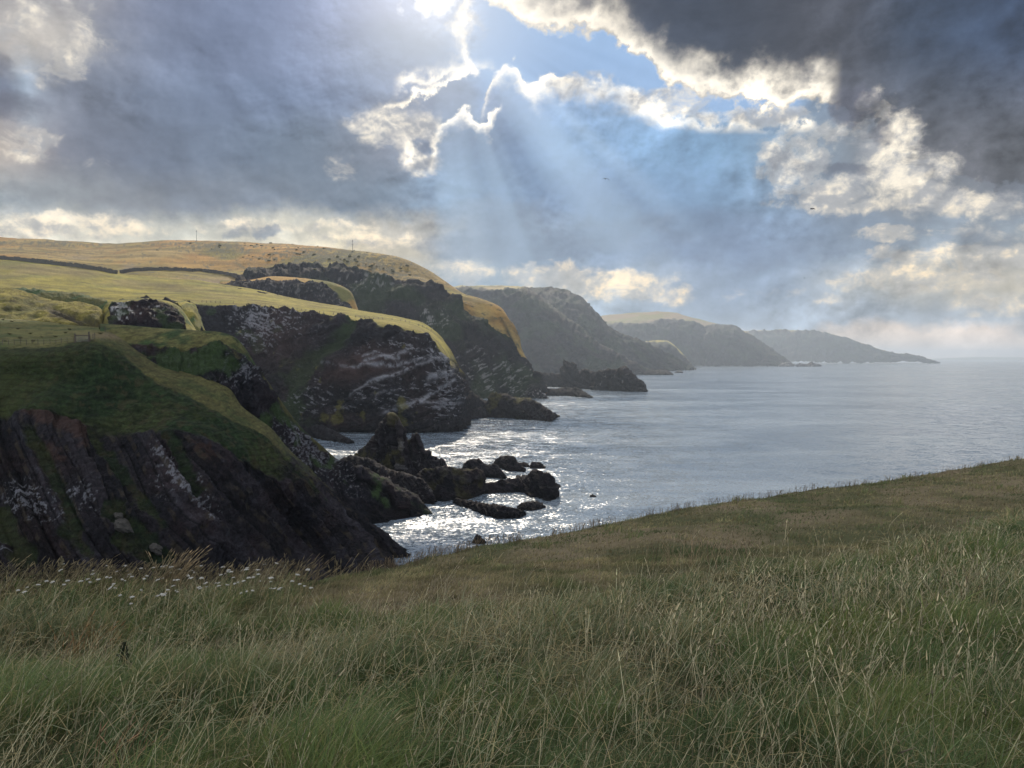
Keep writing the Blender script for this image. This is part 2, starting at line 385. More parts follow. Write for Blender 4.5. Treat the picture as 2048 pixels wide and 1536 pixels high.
def loft(rows, step=1.7, extra=None, minseg=3):
    """rows: control rows of (px,py,dist). returns world grid, pixel grids, row parameter, column parameter"""
    A = np.array([[c[:3] for c in r] for r in rows], dtype=np.float64)
    ext = A[:, 0, 0].max() < -100 and A[:, 0, 0].min() > -400       # the land goes on beyond the left of the frame
    if ext:
        E_ = A[:, :1].copy(); E_[..., 0] = -1500; A = np.concatenate([E_, A], 1)
    A[..., 2] = np.log(A[..., 2])
    rl = np.sqrt(((A[1:, :, :2] - A[:-1, :, :2]) ** 2).sum(-1)).mean(1)
    cl = np.sqrt(((A[:, 1:, :2] - A[:, :-1, :2]) ** 2).sum(-1)).max(0)
    def param(l):
        t = [np.array([0.0])]
        for k, L in enumerate(l):
            n = max(minseg, int(L / (step * (9 if (ext and l is cl and k == 0) else 1)))); t.append(k + np.arange(1, n + 1) / n)
        return np.concatenate(t)
    tr, tcn = param(rl), param(cl)
    G = catmull(A, tr)
    G = catmull(np.swapaxes(G, 0, 1), tcn); G = np.swapaxes(G, 0, 1)
    px, py, d = G[..., 0], G[..., 1], np.exp(G[..., 2])
    W = to_world(px, py, d)
    if ext: tcn = np.maximum(tcn - 1, 0)
    return W, tr[:, None] * np.ones_like(px), tcn[None, :] * np.ones_like(px)
def gnorm(W):
    gu = np.gradient(W, axis=0); gv = np.gradient(W, axis=1)
    n = np.cross(gv, gu); l = np.linalg.norm(n, axis=-1, keepdims=True); l[l == 0] = 1
    n = n / l
    view = W - np.array([0, 0, H])
    s = np.sign((n * view).sum(-1, keepdims=True)); s = -1.0 if np.median(s) > 0 else 1.0
    return n * s

def grid_mesh(name, W, col, mat, smooth=True, extra=None):
    r, c = W.shape[:2]
    me = bpy.data.meshes.new(name)
    idx = np.arange(r * c).reshape(r, c)
    q = np.stack([idx[:-1, :-1], idx[:-1, 1:], idx[1:, 1:], idx[1:, :-1]], -1).reshape(-1, 4)
    # orient upwards / towards the eye
    n = gnorm(W); gu = np.gradient(W, axis=0); gv = np.gradient(W, axis=1)
    if (np.cross(gv, gu) * n).sum() < 0: pass
    nn = np.cross(W[:-1, 1:] - W[:-1, :-1], W[1:, 1:] - W[:-1, 1:]).reshape(-1, 3)
    if (nn * n[:-1, :-1].reshape(-1, 3)).sum() < 0: q = q[:, ::-1]
    mesh_fill(me, W.reshape(-1, 3), q, 4, col.reshape(-1, 3), smooth)
    if isinstance(mat, bpy.types.Material): me.materials.append(mat)
    o = bpy.data.objects.new(name, me); COL.objects.link(o)
    return o
def mesh_fill(me, V, q, k, col=None, smooth=True):
    me.vertices.add(len(V)); me.vertices.foreach_set('co', np.ascontiguousarray(V, dtype=np.float32).ravel())
    me.loops.add(q.size); me.loops.foreach_set('vertex_index', np.ascontiguousarray(q, dtype=np.int32).ravel())
    me.polygons.add(len(q)); me.polygons.foreach_set('loop_start', np.arange(0, q.size, k, dtype=np.int32))
    me.polygons.foreach_set('loop_total', np.full(len(q), k, dtype=np.int32))
    if smooth: me.polygons.foreach_set('use_smooth', np.ones(len(q), dtype=bool))
    me.update(calc_edges=True)
    if col is not None:
        a = me.color_attributes.new('tone', 'FLOAT_COLOR', 'POINT')
        c4 = np.ones((len(V), 4), dtype=np.float32); c4[:, :3] = np.clip(col, 0, 1)
        a.data.foreach_set('color', c4.ravel())
def kind(o, k='structure'):
    o['kind'] = k; return o
def tag(o, label, cat, group=None):
    o['label'] = label; o['category'] = cat
    if group: o['group'] = group
    return o

# ------------------------------------------------------------------ materials
def new_mat(name):
    m = bpy.data.materials.new(name); m.use_nodes = True; m.node_tree.nodes.clear(); return m
def land_mat(name, det, bump, trans=0.0, var=0.5, rough=0.95):
    """albedo from the 'tone' attribute, broken up by noise; det = size of the finest grain in metres"""
    m = new_mat(name); n = NT(m.node_tree)
    o = n.new('ShaderNodeOutputMaterial')
    at = n.new('ShaderNodeAttribute', attribute_name='tone')
    tc = n.new('ShaderNodeNewGeometry').outputs['Position']
    a = n.noise(tc, 1.0 / det, 4, 0.65).outputs[0]
    b = n.noise(tc, 0.23 / det, 5, 0.6).outputs[0]
    f = n.m('MULTIPLY_ADD', n.m('SUBTRACT', a, 0.5), var * 1.6, 1.0)
    f = n.m('MULTIPLY_ADD', n.m('SUBTRACT', b, 0.5), var * 1.3, f)
    f = n.m('MAXIMUM', f, 0.15)
    c = n.mix(1.0, at.outputs['Color'], n.v('SCALE', (1, 1, 1), f), 'MULTIPLY')
    bs = n.new('ShaderNodeBsdfPrincipled')
    n.put(bs.inputs['Base Color'], c); bs.inputs['Roughness'].default_value = rough
    bs.inputs['Specular IOR Level'].default_value = 0.2
    bp = n.new('ShaderNodeBump'); bp.inputs['Strength'].default_value = bump; bp.inputs['Distance'].default_value = det * 1.2
    n.put(bp.inputs['Height'], n.m('ADD', a, b)); n.m_ = bp
    m.node_tree.links.new(bp.outputs[0], bs.inputs['Normal'])
    m.node_tree.links.new(bs.outputs[0], o.inputs[0])
    return m
M_near = land_mat('turf_and_rock_near', 0.45, 1.0, var=0.85)
M_mid = land_mat('turf_and_rock_mid', 1.1, 1.0, var=0.65)
M_far = land_mat('turf_and_rock_far', 3.0, 0.8, var=0.45)
M_hazy = land_mat('turf_and_rock_distant', 12.0, 0.3, var=0.2)

# albedos
G_DARK = np.array([0.035, 0.062, 0.022]); G_MID = np.array([0.085, 0.105, 0.035]); G_OLIVE = np.array([0.16, 0.155, 0.055])
G_GOLD = np.array([0.40, 0.25, 0.085]); G_STRAW = np.array([0.34, 0.28, 0.14]); G_LIT = np.array([0.30, 0.26, 0.065]); G_HEATH = np.array([0.20, 0.155, 0.10])
K_DARK = np.array([0.026, 0.025, 0.031]); K_MID = np.array([0.060, 0.052, 0.058]); K_RED = np.array([0.095, 0.054, 0.048]); K_GREY = np.array([0.115, 0.11, 0.125]); K_WHITE = np.array([0.62, 0.62, 0.64])
SOIL = np.array([0.070, 0.042, 0.034])
def blob(px, py, cx, cy, rx, ry, ang=0.0):
    c, s = math.cos(R(ang)), math.sin(R(ang))
    x = (px - cx) * c + (py - cy) * s; y = -(px - cx) * s + (py - cy) * c
    return np.exp(-((x / rx) ** 2 + (y / ry) ** 2))
def strata(W, nrm, period, warp=1.0, wsc=25.0, off=0.0, wf=1.0):
    q = W @ np.asarray(nrm) + warp * fbm(W, wsc, 3, off=off)
    t = q / period + 0.6 * wf * pn(W / (period * 6) + off)
    k = np.floor(t); f = t - k
    return f, k
def fit_normal(W, px, py, lines):
    D_ = []
    for x0, y0, x1, y1 in lines:
        a = W.reshape(-1, 3)[np.argmin((px - x0) ** 2 + (py - y0) ** 2)]; b = W.reshape(-1, 3)[np.argmin((px - x1) ** 2 + (py - y1) ** 2)]
        D_.append((b - a) / np.linalg.norm(b - a))
    D_ = np.array(D_)
    n = np.linalg.svd(D_)[2][-1]
    return tuple(n * (1 if n[2] > 0 else -1))
def rock_disp(W, N_, nrm, period, amp, rough_sc, rough_amp, mask, off=0.0, wf=1.0):
    f, k = strata(W, nrm, period, period * 0.8 * wf, period * 7, off, wf)
    f2, k2 = strata(W, nrm, period * 0.31, period * 0.3 * wf, period * 3, off + 5, wf)
    step = (hash1(k) - 0.5) * 1.5 + (f ** 0.7 - 0.5) * 0.8
    step2 = (hash1(k2) - 0.5) + (f2 - 0.5) * 0.6
    d = amp * (step + 0.38 * step2) + rough_amp * (ridged(W, rough_sc, 5, 0.55, off) - 0.6)
    crack = np.minimum(sst(f, 0.0, 0.20), sst(f2, 0.0, 0.16) * 0.6 + 0.4)
    return W + N_ * (d * mask)[..., None], crack, k, k2
def rock_col(W, crack, k, k2, off=0.0, red=0.3, sc=12.0):
    t = hash1(k * 1.7 + off)
    c = mixc(np.broadcast_to(K_DARK, W.shape).copy(), K_MID, sst(t + 0.5 * fbm(W, sc, 4, off=off), 0.1, 1.0))
    c = mixc(c, K_RED, red * sst(fbm(W, sc * 3, 3, off=off + 3), -0.1, 0.5))
    c = mixc(c, K_GREY, 0.45 * sst(hash1(k2 + off) + 0.6 * fbm(W, sc * 0.4, 3, off=off + 8), 0.55, 1.2))
    c = c * (0.75 + 0.7 * fbm(W, sc * 0.22, 4, 0.6, off + 12)).clip(.3, 1.6)[..., None] * np.array([0.40, 0.42, 0.47])
    return c * (0.22 + 0.78 * crack)[..., None]
def grass_col(W, cols, sc, off=0.0):
    c = np.broadcast_to(cols[0], W.shape).copy()
    for i, g in enumerate(cols[1:]):
        c = mixc(c, g, sst(fbm(W * np.array([1, 0.6, 1]), sc * (1 + i * 0.6), 5, 0.55, off + 31 * i), -0.12, 0.32))
    return c
def lichen(W, m, sc, off=0.0):
    """ragged white lichen and guano, m = where (0..1)"""
    n = fbm(W, sc, 5, 0.65, off); r = ridged(W, sc * 1.7, 4, 0.6, off + 4) * 0.25
    return sst(n + r * 0.6 + m * 0.75, 0.62, 0.85) * sst(m, 0.02, 0.3)

# ------------------------------------------------------------------ the sea
def sea():
    ys = np.concatenate([[-60], np.geomspace(20, 22000, 90)])
    xs = np.linspace(-1, 1, 61)
    W = np.zeros((len(ys), len(xs), 3))
    for i, y in enumerate(ys):
        W[i, :, 0] = xs * (abs(y) * 1.1 + 400); W[i, :, 1] = y
    m = new_mat('sea_water'); n = NT(m.node_tree); o = n.new('ShaderNodeOutputMaterial')
    pos = n.new('ShaderNodeNewGeometry').outputs['Position']
    st = n.v('MULTIPLY', pos, (1.0, 1.35, 1.0))
    a = n.noise(st, 0.42, 5, 0.6, 0.5).outputs[0]
    b = n.noise(st, 0.055, 4, 0.55, 0.3).outputs[0]
    c = n.noise(n.v('MULTIPLY', pos, (0.35, 1.0, 1.0)), 0.011, 4, 0.55, 0.6).outputs[0]
    a2 = n.noise(st, 1.5, 3, 0.6, 0.3).outputs[0]
    va = n.noise(st, 1.0, 4, 0.62, 0.4).outputs['Color']; vb = n.noise(st, 0.11, 4, 0.55, 0.3).outputs['Color']
    sa = n.v('SCALE', n.v('SUBTRACT', va, (0.5, 0.5, 0.5)), 1.5); sb = n.v('SCALE', n.v('SUBTRACT', vb, (0.5, 0.5, 0.5)), n.m('MULTIPLY_ADD', c, 1.2, 0.1))
    nv = n.v('NORMALIZE', n.v('ADD', n.v('MULTIPLY', n.v('ADD', sa, sb), (1.0, 1.0, 0.0)), (0.0, 0.0, 1.0)))
    bs = n.new('ShaderNodeBsdfPrincipled')
    c2 = n.noise(n.v('MULTIPLY', pos, (0.6, 1.0, 1.0)), 0.035, 5, 0.65, 0.8).outputs[0]
    cc_ = n.m('MULTIPLY_ADD', c, 0.6, n.m('MULTIPLY', c2, 0.4))
    n.put(bs.inputs['Base Color'], n.mix(n.ss(cc_, 0.36, 0.62), (0.115, 0.160, 0.220), (0.22, 0.27, 0.32)))
    n.put(bs.inputs['Roughness'], n.m('MULTIPLY_ADD', n.ss(cc_, 0.3, 0.7), 0.16, 0.05))
    bs.inputs['IOR'].default_value = 1.33
    m.node_tree.links.new(nv, bs.inputs['Normal'])
    m.node_tree.links.new(bs.outputs[0], o.inputs[0])
    me = bpy.data.meshes.new('sea')
    r, cc = W.shape[:2]; idx = np.arange(r * cc).reshape(r, cc)
    q = np.stack([idx[:-1, :-1], idx[:-1, 1:], idx[1:, 1:], idx[1:, :-1]], -1).reshape(-1, 4)
    mesh_fill(me, W.reshape(-1, 3), q, 4, None, True); me.materials.append(m)
    ob = bpy.data.objects.new('sea', me); COL.objects.link(ob); return kind(ob)
sea()

# ------------------------------------------------------------------ distant headlands
def distant(name, rows, off, grassrow, sc, gcut=99, mat=M_hazy, step=1.6, cols=(G_GOLD, G_OLIVE), amp=1.0, nrm=(0.35, 0.2, 0.9)):
    W, tr, tcn = loft(rows, step)
    px, py = to_pix(W)
    Nn = gnorm(W)
    g = sst(grassrow + 0.35 * fbm(W, sc * 3, 4, off=off) - tr, -0.12, 0.12)
    g = g * sst(Nn[..., 2], 0.28, 0.5) * sst(tcn, gcut + 0.4, gcut - 0.4); rk = 1 - g
    W2, crack, k, k2 = rock_disp(W, Nn, nrm, sc * 0.5, sc * 0.05 * amp, sc * 1.2, sc * 0.16 * amp, rk, off)
    W2 = W2 + Nn * (fbm(W, sc * 2, 4, off=off + 2) * sc * 0.12 * amp + sc * 0.30 * amp * rk * (ridged(W * np.array([1, 1, .2]), sc * 1.8, 4, .5, off + 70) - .6))[..., None]
    W2[..., 2] += sc * 0.14 * fbm(W * np.array([1, 1, 0]), sc * 2.2, 4, 0.6, off + 44) * sst(tr, 3.0, 1.0)
    c = rock_col(W, crack, k, k2, off, 0.3, sc)
    c = mixc(c, G_DARK, 0.3 * sst(fbm(W, sc * 2.2, 4, off=off + 6), -0.1, 0.3) * rk)
    c = mixc(c, 1.0, g) if False else c * rk[..., None] + grass_col(W, cols, sc * 3, off) * g[..., None]
    return W2, c, px, py, tr, g
# farthest point of the coast
rows = [[(1380,700,8600),(1480,690,8600),(1560,690,8500),(1650,695,8200),(1720,708,7800),(1790,716,7400),(1850,722,7000),(1880,729,6700)],
        [(1380,664,7700),(1480,663,7700),(1570,661,7600),(1640,665,7400),(1700,678,7200),(1770,702,7000),(1822,713,6800),(1866,727,6640)],
        [(1380,672,7300),(1480,670,7300),(1570,667,7250),(1640,671,7100),(1700,686,7000),(1770,707,6850),(1822,717,6720),(1866,728,6600)],
        [(1380,700,7000),(1480,700,7000),(1570,700,6950),(1640,703,6900),(1700,708,6800),(1770,717,6700),(1822,722,6640),(1864,729,6560)],
        [B(1380,6700),B(1480,6700),B(1570,6700),B(1640,6680),B(1700,6650),B(1770,6620),B(1822,6580),B(1862,6540)]]
W, c, *_ = distant('h', rows, 3, 1.5, 60, 5.5, cols=(G_STRAW, G_OLIVE))
kind(grid_mesh('distant_headland', W, c, M_hazy))
# its neighbour
rows = [[(1100,660,6400),(1190,650,6300),(1260,645,6300),(1340,645,6200),(1400,655,6100),(1450,668,5900),(1500,690,5700),(1545,715,5400),(1586,735,5000)],
        [(1100,640,5400),(1190,633,5300),(1260,626,5250),(1340,624,5200),(1375,633,5150),(1440,650,5100),(1490,668,5000),(1540,700,4800),(1580,731,4500)],
        [(1100,655,4700),(1190,652,4650),(1260,648,4600),(1330,642,4600),(1375,643,4600),(1430,668,4600),(1470,690,4600),(1525,715,4550),(1576,733,4420)],
        [(1100,690,4400),(1190,690,4400),(1260,688,4350),(1330,680,4350),(1380,680,4350),(1425,700,4400),(1465,714,4420),(1515,724,4400),(1572,735,4320)],
        [B(1100,4100),B(1190,4100),B(1260,4100),B(1330,4100),B(1380,4150),B(1425,4200),B(1465,4250),B(1515,4300),B(1568,4250)]]
W, c, *_ = distant('h', rows, 13, 1.9, 42, 6.0, cols=(G_HEATH, G_OLIVE))
kind(grid_mesh('far_headland', W, c, M_hazy))
rows = [[(1380,690,4700),(1400,680,4700),(1440,670,5600),(1480,672,5600),(1520,690,5400),(1560,715,5000),(1590,734,4700)],
        [(1380,664,4700),(1405,655,4700),(1440,650,4900),(1468,653,4900),(1490,664,4850),(1520,690,4700),(1578,731,4420)],
        [(1395,690,4350),(1415,676,4400),(1440,668,4500),(1470,672,4500),(1495,690,4480),(1530,712,4440),(1574,733,4360)],
        [B(1405,4200),B(1425,4200),B(1445,4230),B(1470,4240),B(1495,4250),B(1530,4260),B(1572,4260)]]
W, c, *_ = distant('h', rows, 23, 1.15, 36, 4.2, cols=(G_STRAW, G_OLIVE))
kind(grid_mesh('far_headland', W, c, M_hazy))
# low grassy spur in front of it
rows = [[(1180,715,4100),(1240,708,4100),(1290,700,4100),(1330,698,4050),(1355,710,4000),(1372,722,3950),(1392,738,3800)],
        [(1180,712,3800),(1240,700,3750),(1285,684,3700),(1330,681,3650),(1350,692,3650),(1370,712,3600),(1387,736,3500)],
        [(1180,720,3500),(1240,712,3500),(1285,695,3450),(1328,692,3420),(1350,704,3420),(1368,720,3430),(1385,738,3350)],
        [B(1180,3250),B(1240,3250),B(1285,3250),B(1326,3250),B(1350,3260),B(1366,3280),B(1383,3280)]]
W, c, *_ = distant('h', rows, 33, 1.6, 30, cols=(G_LIT, G_OLIVE))
kind(grid_mesh('grassy_spur', W, c, M_hazy))
# two folds of the steep dark headland
rows = [[(960,600,3700),(1020,600,3700),(1080,600,3600),(1130,610,3500),(1180,635,3400),(1230,680,3300),(1300,710,3200),(1350,730,3150),(1392,742,3100)],
        [(960,590,3050),(1020,584,3050),(1078,580,3000),(1110,580,2950),(1160,599,2850),(1192,632,2780),(1218,663,2740),(1290,690,2780),(1388,740,2950)],
        [(960,640,2700),(1020,630,2700),(1078,625,2680),(1120,630,2620),(1170,650,2580),(1200,675,2560),(1230,700,2560),(1300,722,2640),(1384,741,2880)],
        [B(960,2400),B(1020,2400),B(1078,2400),B(1120,2400),B(1170,2420),B(1200,2440),B(1240,2480),B(1300,2560),B(1381,2800)]]
W, c, *_ = distant('h', rows, 43, 0.9, 30, 1.0, cols=(G_OLIVE, G_HEATH))
kind(grid_mesh('dark_headland', W, c, M_hazy))
rows = [[(860,610,3200),(930,600,3200),(1000,600,3150),(1050,605,3000),(1100,640,2800),(1150,680,2600),(1230,725,2450),(1300,755,2250)],
        [(860,576,2650),(930,573,2650),(1000,572,2600),(1040,575,2500),(1056,583,2400),(1110,622,2300),(1180,680,2200),(1240,715,2170),(1298,747,2120)],
        [(860,590,2350),(930,584,2350),(1000,583,2330),(1040,588,2280),(1062,600,2230),(1115,650,2150),(1180,700,2110),(1238,728,2100),(1296,749,2090)],
        [(860,660,2180),(930,660,2180),(1000,660,2160),(1050,665,2120),(1075,675,2090),(1125,700,2070),(1185,722,2060),(1235,738,2065),(1294,751,2060)],
        [B(860,2000),B(930,2000),B(1000,2000),B(1050,2000),B(1080,2005),B(1130,2010),B(1185,2020),B(1235,2030),B(1292,2040)]]
rows[0].insert(4, (1075,618,2900))
W, c, *_ = distant('h', rows, 53, 1.75, 28, 3.4, cols=(G_STRAW, G_OLIVE))
kind(grid_mesh('dark_headland', W, c, M_hazy))
# thin land line on the horizon
rows = [[(1850,719,21500),(1950,719,21500),(2150,719,21500),(2400,719,21500)],
        [(1850,718,20500),(1950,714.5,20500),(2150,715,20500),(2400,714,20500)],
        [B(1850,20000,-5),B(1950,20000,-5),B(2150,20000,-5),B(2400,20000,-5)]]
W, tr, tcn = loft(rows, 6)
kind(grid_mesh('distant_coast', W, np.broadcast_to(G_OLIVE, W.shape), M_hazy))

# ------------------------------------------------------------------ the big golden hill and its cliffs
rows = [
 [(-220,505,1700),(0,505,1700),(200,512,1650),(330,505,1600),(400,500,1600),(560,505,1500),(700,520,1400),(790,540,1300),(860,575,1200),(930,615,1120),(1000,650,1060),(1050,720,1000),(1100,790,960)],
 [(-220,468,1280),(0,474,1260),(200,487,1240),(330,482,1220),(405,481,1200),(560,487,1150),(700,500,1080),(790,512,1040),(858,541,1010),(925,585,980),(1003,617,930),(1042,702,900),(1086,790,868)],
 [(-220,488,1080),(0,492,1080),(200,503,1060),(330,500,1050),(400,502,1040),(560,506,1020),(700,514,990),(785,534,970),(850,556,950),(905,588,925),(985,628,910),(1034,708,890),(1082,792,862)],
 [(-220,505,900),(0,508,900),(200,525,890),(330,532,880),(420,540,900),(560,540,930),(690,541,930),(780,565,915),(850,569,910),(900,592,900),(962,648,890),(1026,714,880),(1079,793,856)],
 [(-220,516,800),(0,520,790),(200,545,780),(330,556,770),(420,563,790),(560,565,860),(680,570,880),(775,590,875),(850,592,875),(905,625,870),(960,668,868),(1020,722,868),(1076,794,850)],
 [(-220,560,740),(0,570,740),(200,590,730),(330,600,730),(420,605,740),(560,620,800),(680,640,830),(770,655,830),(850,670,830),(910,700,830),(965,722,845),(1018,760,856),(1073,795,847)],
 [B(-220,700,30),B(0,700,30),B(200,700,20),B(330,700,10),B(420,700,0),B(560,740),B(680,770),B(770,780),B(850,790),B(910,800),B(965,825),B(1018,842),B(1069,845)],
]
W, tr, tcn = loft(rows, 1.6)
px, py = to_pix(W); Nn = gnorm(W)
edge = 3.0 + 0.25 * fbm(W, 60, 4) + 6.0 * sst(tcn, 4.8, 3.4)            # grass everywhere on the left
edge = edge - 1.1 * sst(tcn, 10.2, 10.9) - 1.2 * sst(tcn, 11.2, 11.9)
g = sst(edge - tr, -0.10, 0.10) * np.maximum(sst(Nn[..., 2], 0.22, 0.45), sst(tcn, 7.5, 6.5)); rk = 1 - g
W2, crack, k, k2 = rock_disp(W, Nn, (-0.55, 0.15, 0.82), 13, 1.7, 34, 5.0, rk, 2)
W2 = W2 + Nn * (fbm(W, 90, 5, 0.5, 7) * (3.5 + 5.0 * rk) + 6.5 * rk * (ridged(W * np.array([1, 1, .22]), 42, 4, .5, 70) - .6))[..., None]
c = rock_col(W, crack, k, k2, 4, 0.25, 18)
c = mixc(c, G_DARK * 0.8, 0.5 * sst(fbm(W, 60, 5, off=6) + 0.1, 0.0, 0.35) * rk)
lm = 0.9*blob(px,py,860,640,40,30) + 0.75*blob(px,py,960,745,60,40,30) + 0.7*blob(px,py,1030,770,30,35) + 0.6*blob(px,py,740,570,60,25) + 0.35*blob(px,py,620,580,70,20)
c = mixc(c, K_WHITE * 0.4, 0.7 * lichen(W * np.array([.5, .5, 1.6]) - np.array([0,0,.8]) * W[..., :1], lm * 0.58, 6, 3) * rk)
gc = grass_col(W, (G_GOLD, G_GOLD * 0.8, G_OLIVE * 1.3, G_STRAW * 0.9), 55, 9)
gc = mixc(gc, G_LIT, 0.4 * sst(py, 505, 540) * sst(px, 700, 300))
gc = gc * (1 + 0.9 * fbm(W * np.array([.35, 1, 1.5]), 26, 5, 0.6, 51)).clip(.3, 2)[..., None] * np.array([.76,.66,.44])
# reddish and dark scrub patches, faint path lines
scr = blob(px,py,430,492,90,10) + blob(px,py,640,512,110,16) + blob(px,py,760,535,90,20,15) + blob(px,py,90,487,130,5)
gc = mixc(gc, np.array([0.075,0.075,0.045]), 0.85 * sst(fbm(W, 9, 4, 0.6, 2) + 0.55 * scr, 0.30, 0.5))
gc = mixc(gc, G_HEATH, 0.7 * np.clip(blob(px,py,330,568,60,10) + blob(px,py,440,565,60,9) + blob(px,py,155,515,30,5) + blob(px,py,260,535,16,8), 0, 1))
line = np.exp(-((px - (470 + (py - 525) * 1.4)) / 3.0) ** 2) * sst(py, 520, 528) * sst(py, 556, 548) + 0.8*np.exp(-((px - (50 - (py - 485) * 0.9)) / 3) ** 2) * sst(py, 483, 488) * sst(py, 508, 500)
gc = mixc(gc, np.array([0.10,0.09,0.04]), 0.8 * np.clip(line, 0, 1))
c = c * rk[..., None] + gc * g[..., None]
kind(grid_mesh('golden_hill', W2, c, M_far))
# lower spur in front of it
rows = [
 [(440,590,860),(500,580,860),(560,575,860),(620,580,850),(670,590,845),(705,615,830),(735,660,815)],
 [(440,562,790),(500,560,800),(545,553,800),(610,557,795),(665,565,790),(702,584,785),(716,625,775)],
 [(440,568,770),(500,568,770),(545,562,772),(610,568,770),(655,577,768),(690,600,765),(706,635,762)],
 [(440,600,735),(500,600,735),(545,600,735),(610,610,735),(650,620,735),(680,640,735),(698,665,735)],
 [B(440,690,5),B(500,690),B(545,690),B(610,695),B(650,700),B(680,705),B(695,710)]]
W, tr, tcn = loft(rows, 1.6)
px, py = to_pix(W); Nn = gnorm(W)
g = sst(2.0 + 0.3 * fbm(W, 30, 4) - tr, -0.12, 0.12); rk = 1 - g
W2, crack, k, k2 = rock_disp(W, Nn, (-0.5, 0.15, 0.85), 9, 1.5, 22, 4.0, rk, 12)
c = rock_col(W, crack, k, k2, 14, 0.25, 14)
c = mixc(c, K_WHITE * 0.3, 0.5 * lichen(W, 0.3 + 0 * px, 4, 3) * rk)
c = c * rk[..., None] + grass_col(W, (G_GOLD, G_OLIVE), 30, 19) * g[..., None]
kind(grid_mesh('cliff_spur', W2, c, M_far))

# ------------------------------------------------------------------ the white-streaked headland with its field
rows = [
 [(-220,540,900),(0,545,900),(150,560,880),(240,575,860),(330,590,840),(400,600,820),(500,615,800),(600,635,770),(700,655,740),(800,670,700),(855,690,660),(900,720,600),(925,760,560),(935,862,500)],
 [(-220,502,770),(0,517,760),(150,533,745),(240,547,735),(330,556,725),(400,562,710),(500,577,690),(600,599,665),(700,617,640),(800,635,610),(850,649,585),(888,682,555),(911,742,520),(927,856,480)],
 [(-220,545,610),(0,552,610),(150,568,600),(240,580,590),(330,584,590),(400,586,590),(500,597,580),(600,613,560),(700,628,540),(790,641,525),(842,657,515),(880,690,505),(908,750,495),(926,858,474)],
 [(-220,585,500),(0,588,500),(150,600,500),(240,603,510),(330,603,515),(396,609,522),(500,614,520),(600,625,508),(680,637,490),(760,644,480),(818,656,475),(868,680,474),(904,755,474),(924,859,469)],
 [(-220,620,480),(0,625,480),(150,640,480),(240,650,490),(330,650,500),(402,650,508),(500,650,504),(600,655,490),(660,665,470),(740,672,462),(810,684,460),(860,705,461),(898,770,465),(922,860,466)],
 [(-220,700,465),(0,700,465),(150,720,465),(240,740,470),(330,750,478),(410,740,488),(500,740,484),(580,745,472),(640,760,458),(730,765,449),(808,770,447),(858,780,450),(894,805,458),(920,861,463)],
 [(-220,800,450),(0,800,450),(150,810,450),(240,820,455),(330,825,462),(415,815,474),(500,815,470),(570,820,460),(635,830,448),(725,833,446),(806,833,445),(856,836,447),(892,845,455),(919,862,461)],
 [B(-220,445),B(0,445),B(150,445),B(240,448),B(330,455),B(420,466),B(500,463),B(568,455),B(632,450),B(722,451),B(804,450),B(854,450),B(890,455),B(918,459)],
]
W, tr, tcn = loft(rows, 1.45)
px, py = to_pix(W); Nn = gnorm(W)
edge = 3.05 + 0.10 * fbm(W, 14, 5, 0.6) + 0.55 * blob(px, py, 780, 668, 90, 30) * (0.6 + fbm(W, 12, 4, off=3)) - 0.9 * sst(tcn, 11.2, 12.2) - 1.3 * sst(tcn, 12.3, 13)
band = np.exp(-((py - (655 + (700 - px) * 0.92)) / 22) ** 2) * sst(px, 560, 620) * sst(px, 730, 690)   # grassy gully running down to the left
g = sst(edge - tr, -0.08, 0.08) * np.maximum(sst(Nn[..., 2], 0.25, 0.5), sst(tcn, 9.5, 8.5)) * sst(tcn, 12.0, 11.6); rk = 1 - g
gr2 = np.clip(0.9 * band + 0.7 * blob(px,py,590,770,40,60) + 0.6*sst(fbm(W, 26, 5, off=44), 0.12, 0.45)*sst(px,700,560), 0, 1) * rk
W = W + np.array([0, 1, 0]) * (7.0 * band * rk)[..., None]
a_ = 0.26
W2, crack, k, k2 = rock_disp(W, Nn, (-0.28, 0.10, 0.95), 7.0, 1.9, 17, 3.0, rk * (1 - 0.6 * gr2), 21)
W2 = W2 + Nn * (fbm(W, 34, 5, 0.5, 8) * (1.0 + 4.5 * rk))[..., None]
W2[..., 1] -= 6.0 * rk * blob(px, py, 900, 700, 40, 160) * 0.5
c = rock_col(W, crack, k, k2, 5, 0.55, 9) * 1.15
c = mixc(c, G_DARK * 0.75, 0.8 * sst(gr2 + 0.5 * fbm(W, 8, 4, off=3), 0.25, 0.7))
red = blob(px,py,720,735,75,30,-15) + 0.7*blob(px,py,560,690,60,50) + 0.5*blob(px,py,690,850,60,25)
c = mixc(c, K_RED * 0.9, 0.6 * np.clip(red, 0, 1) * rk)
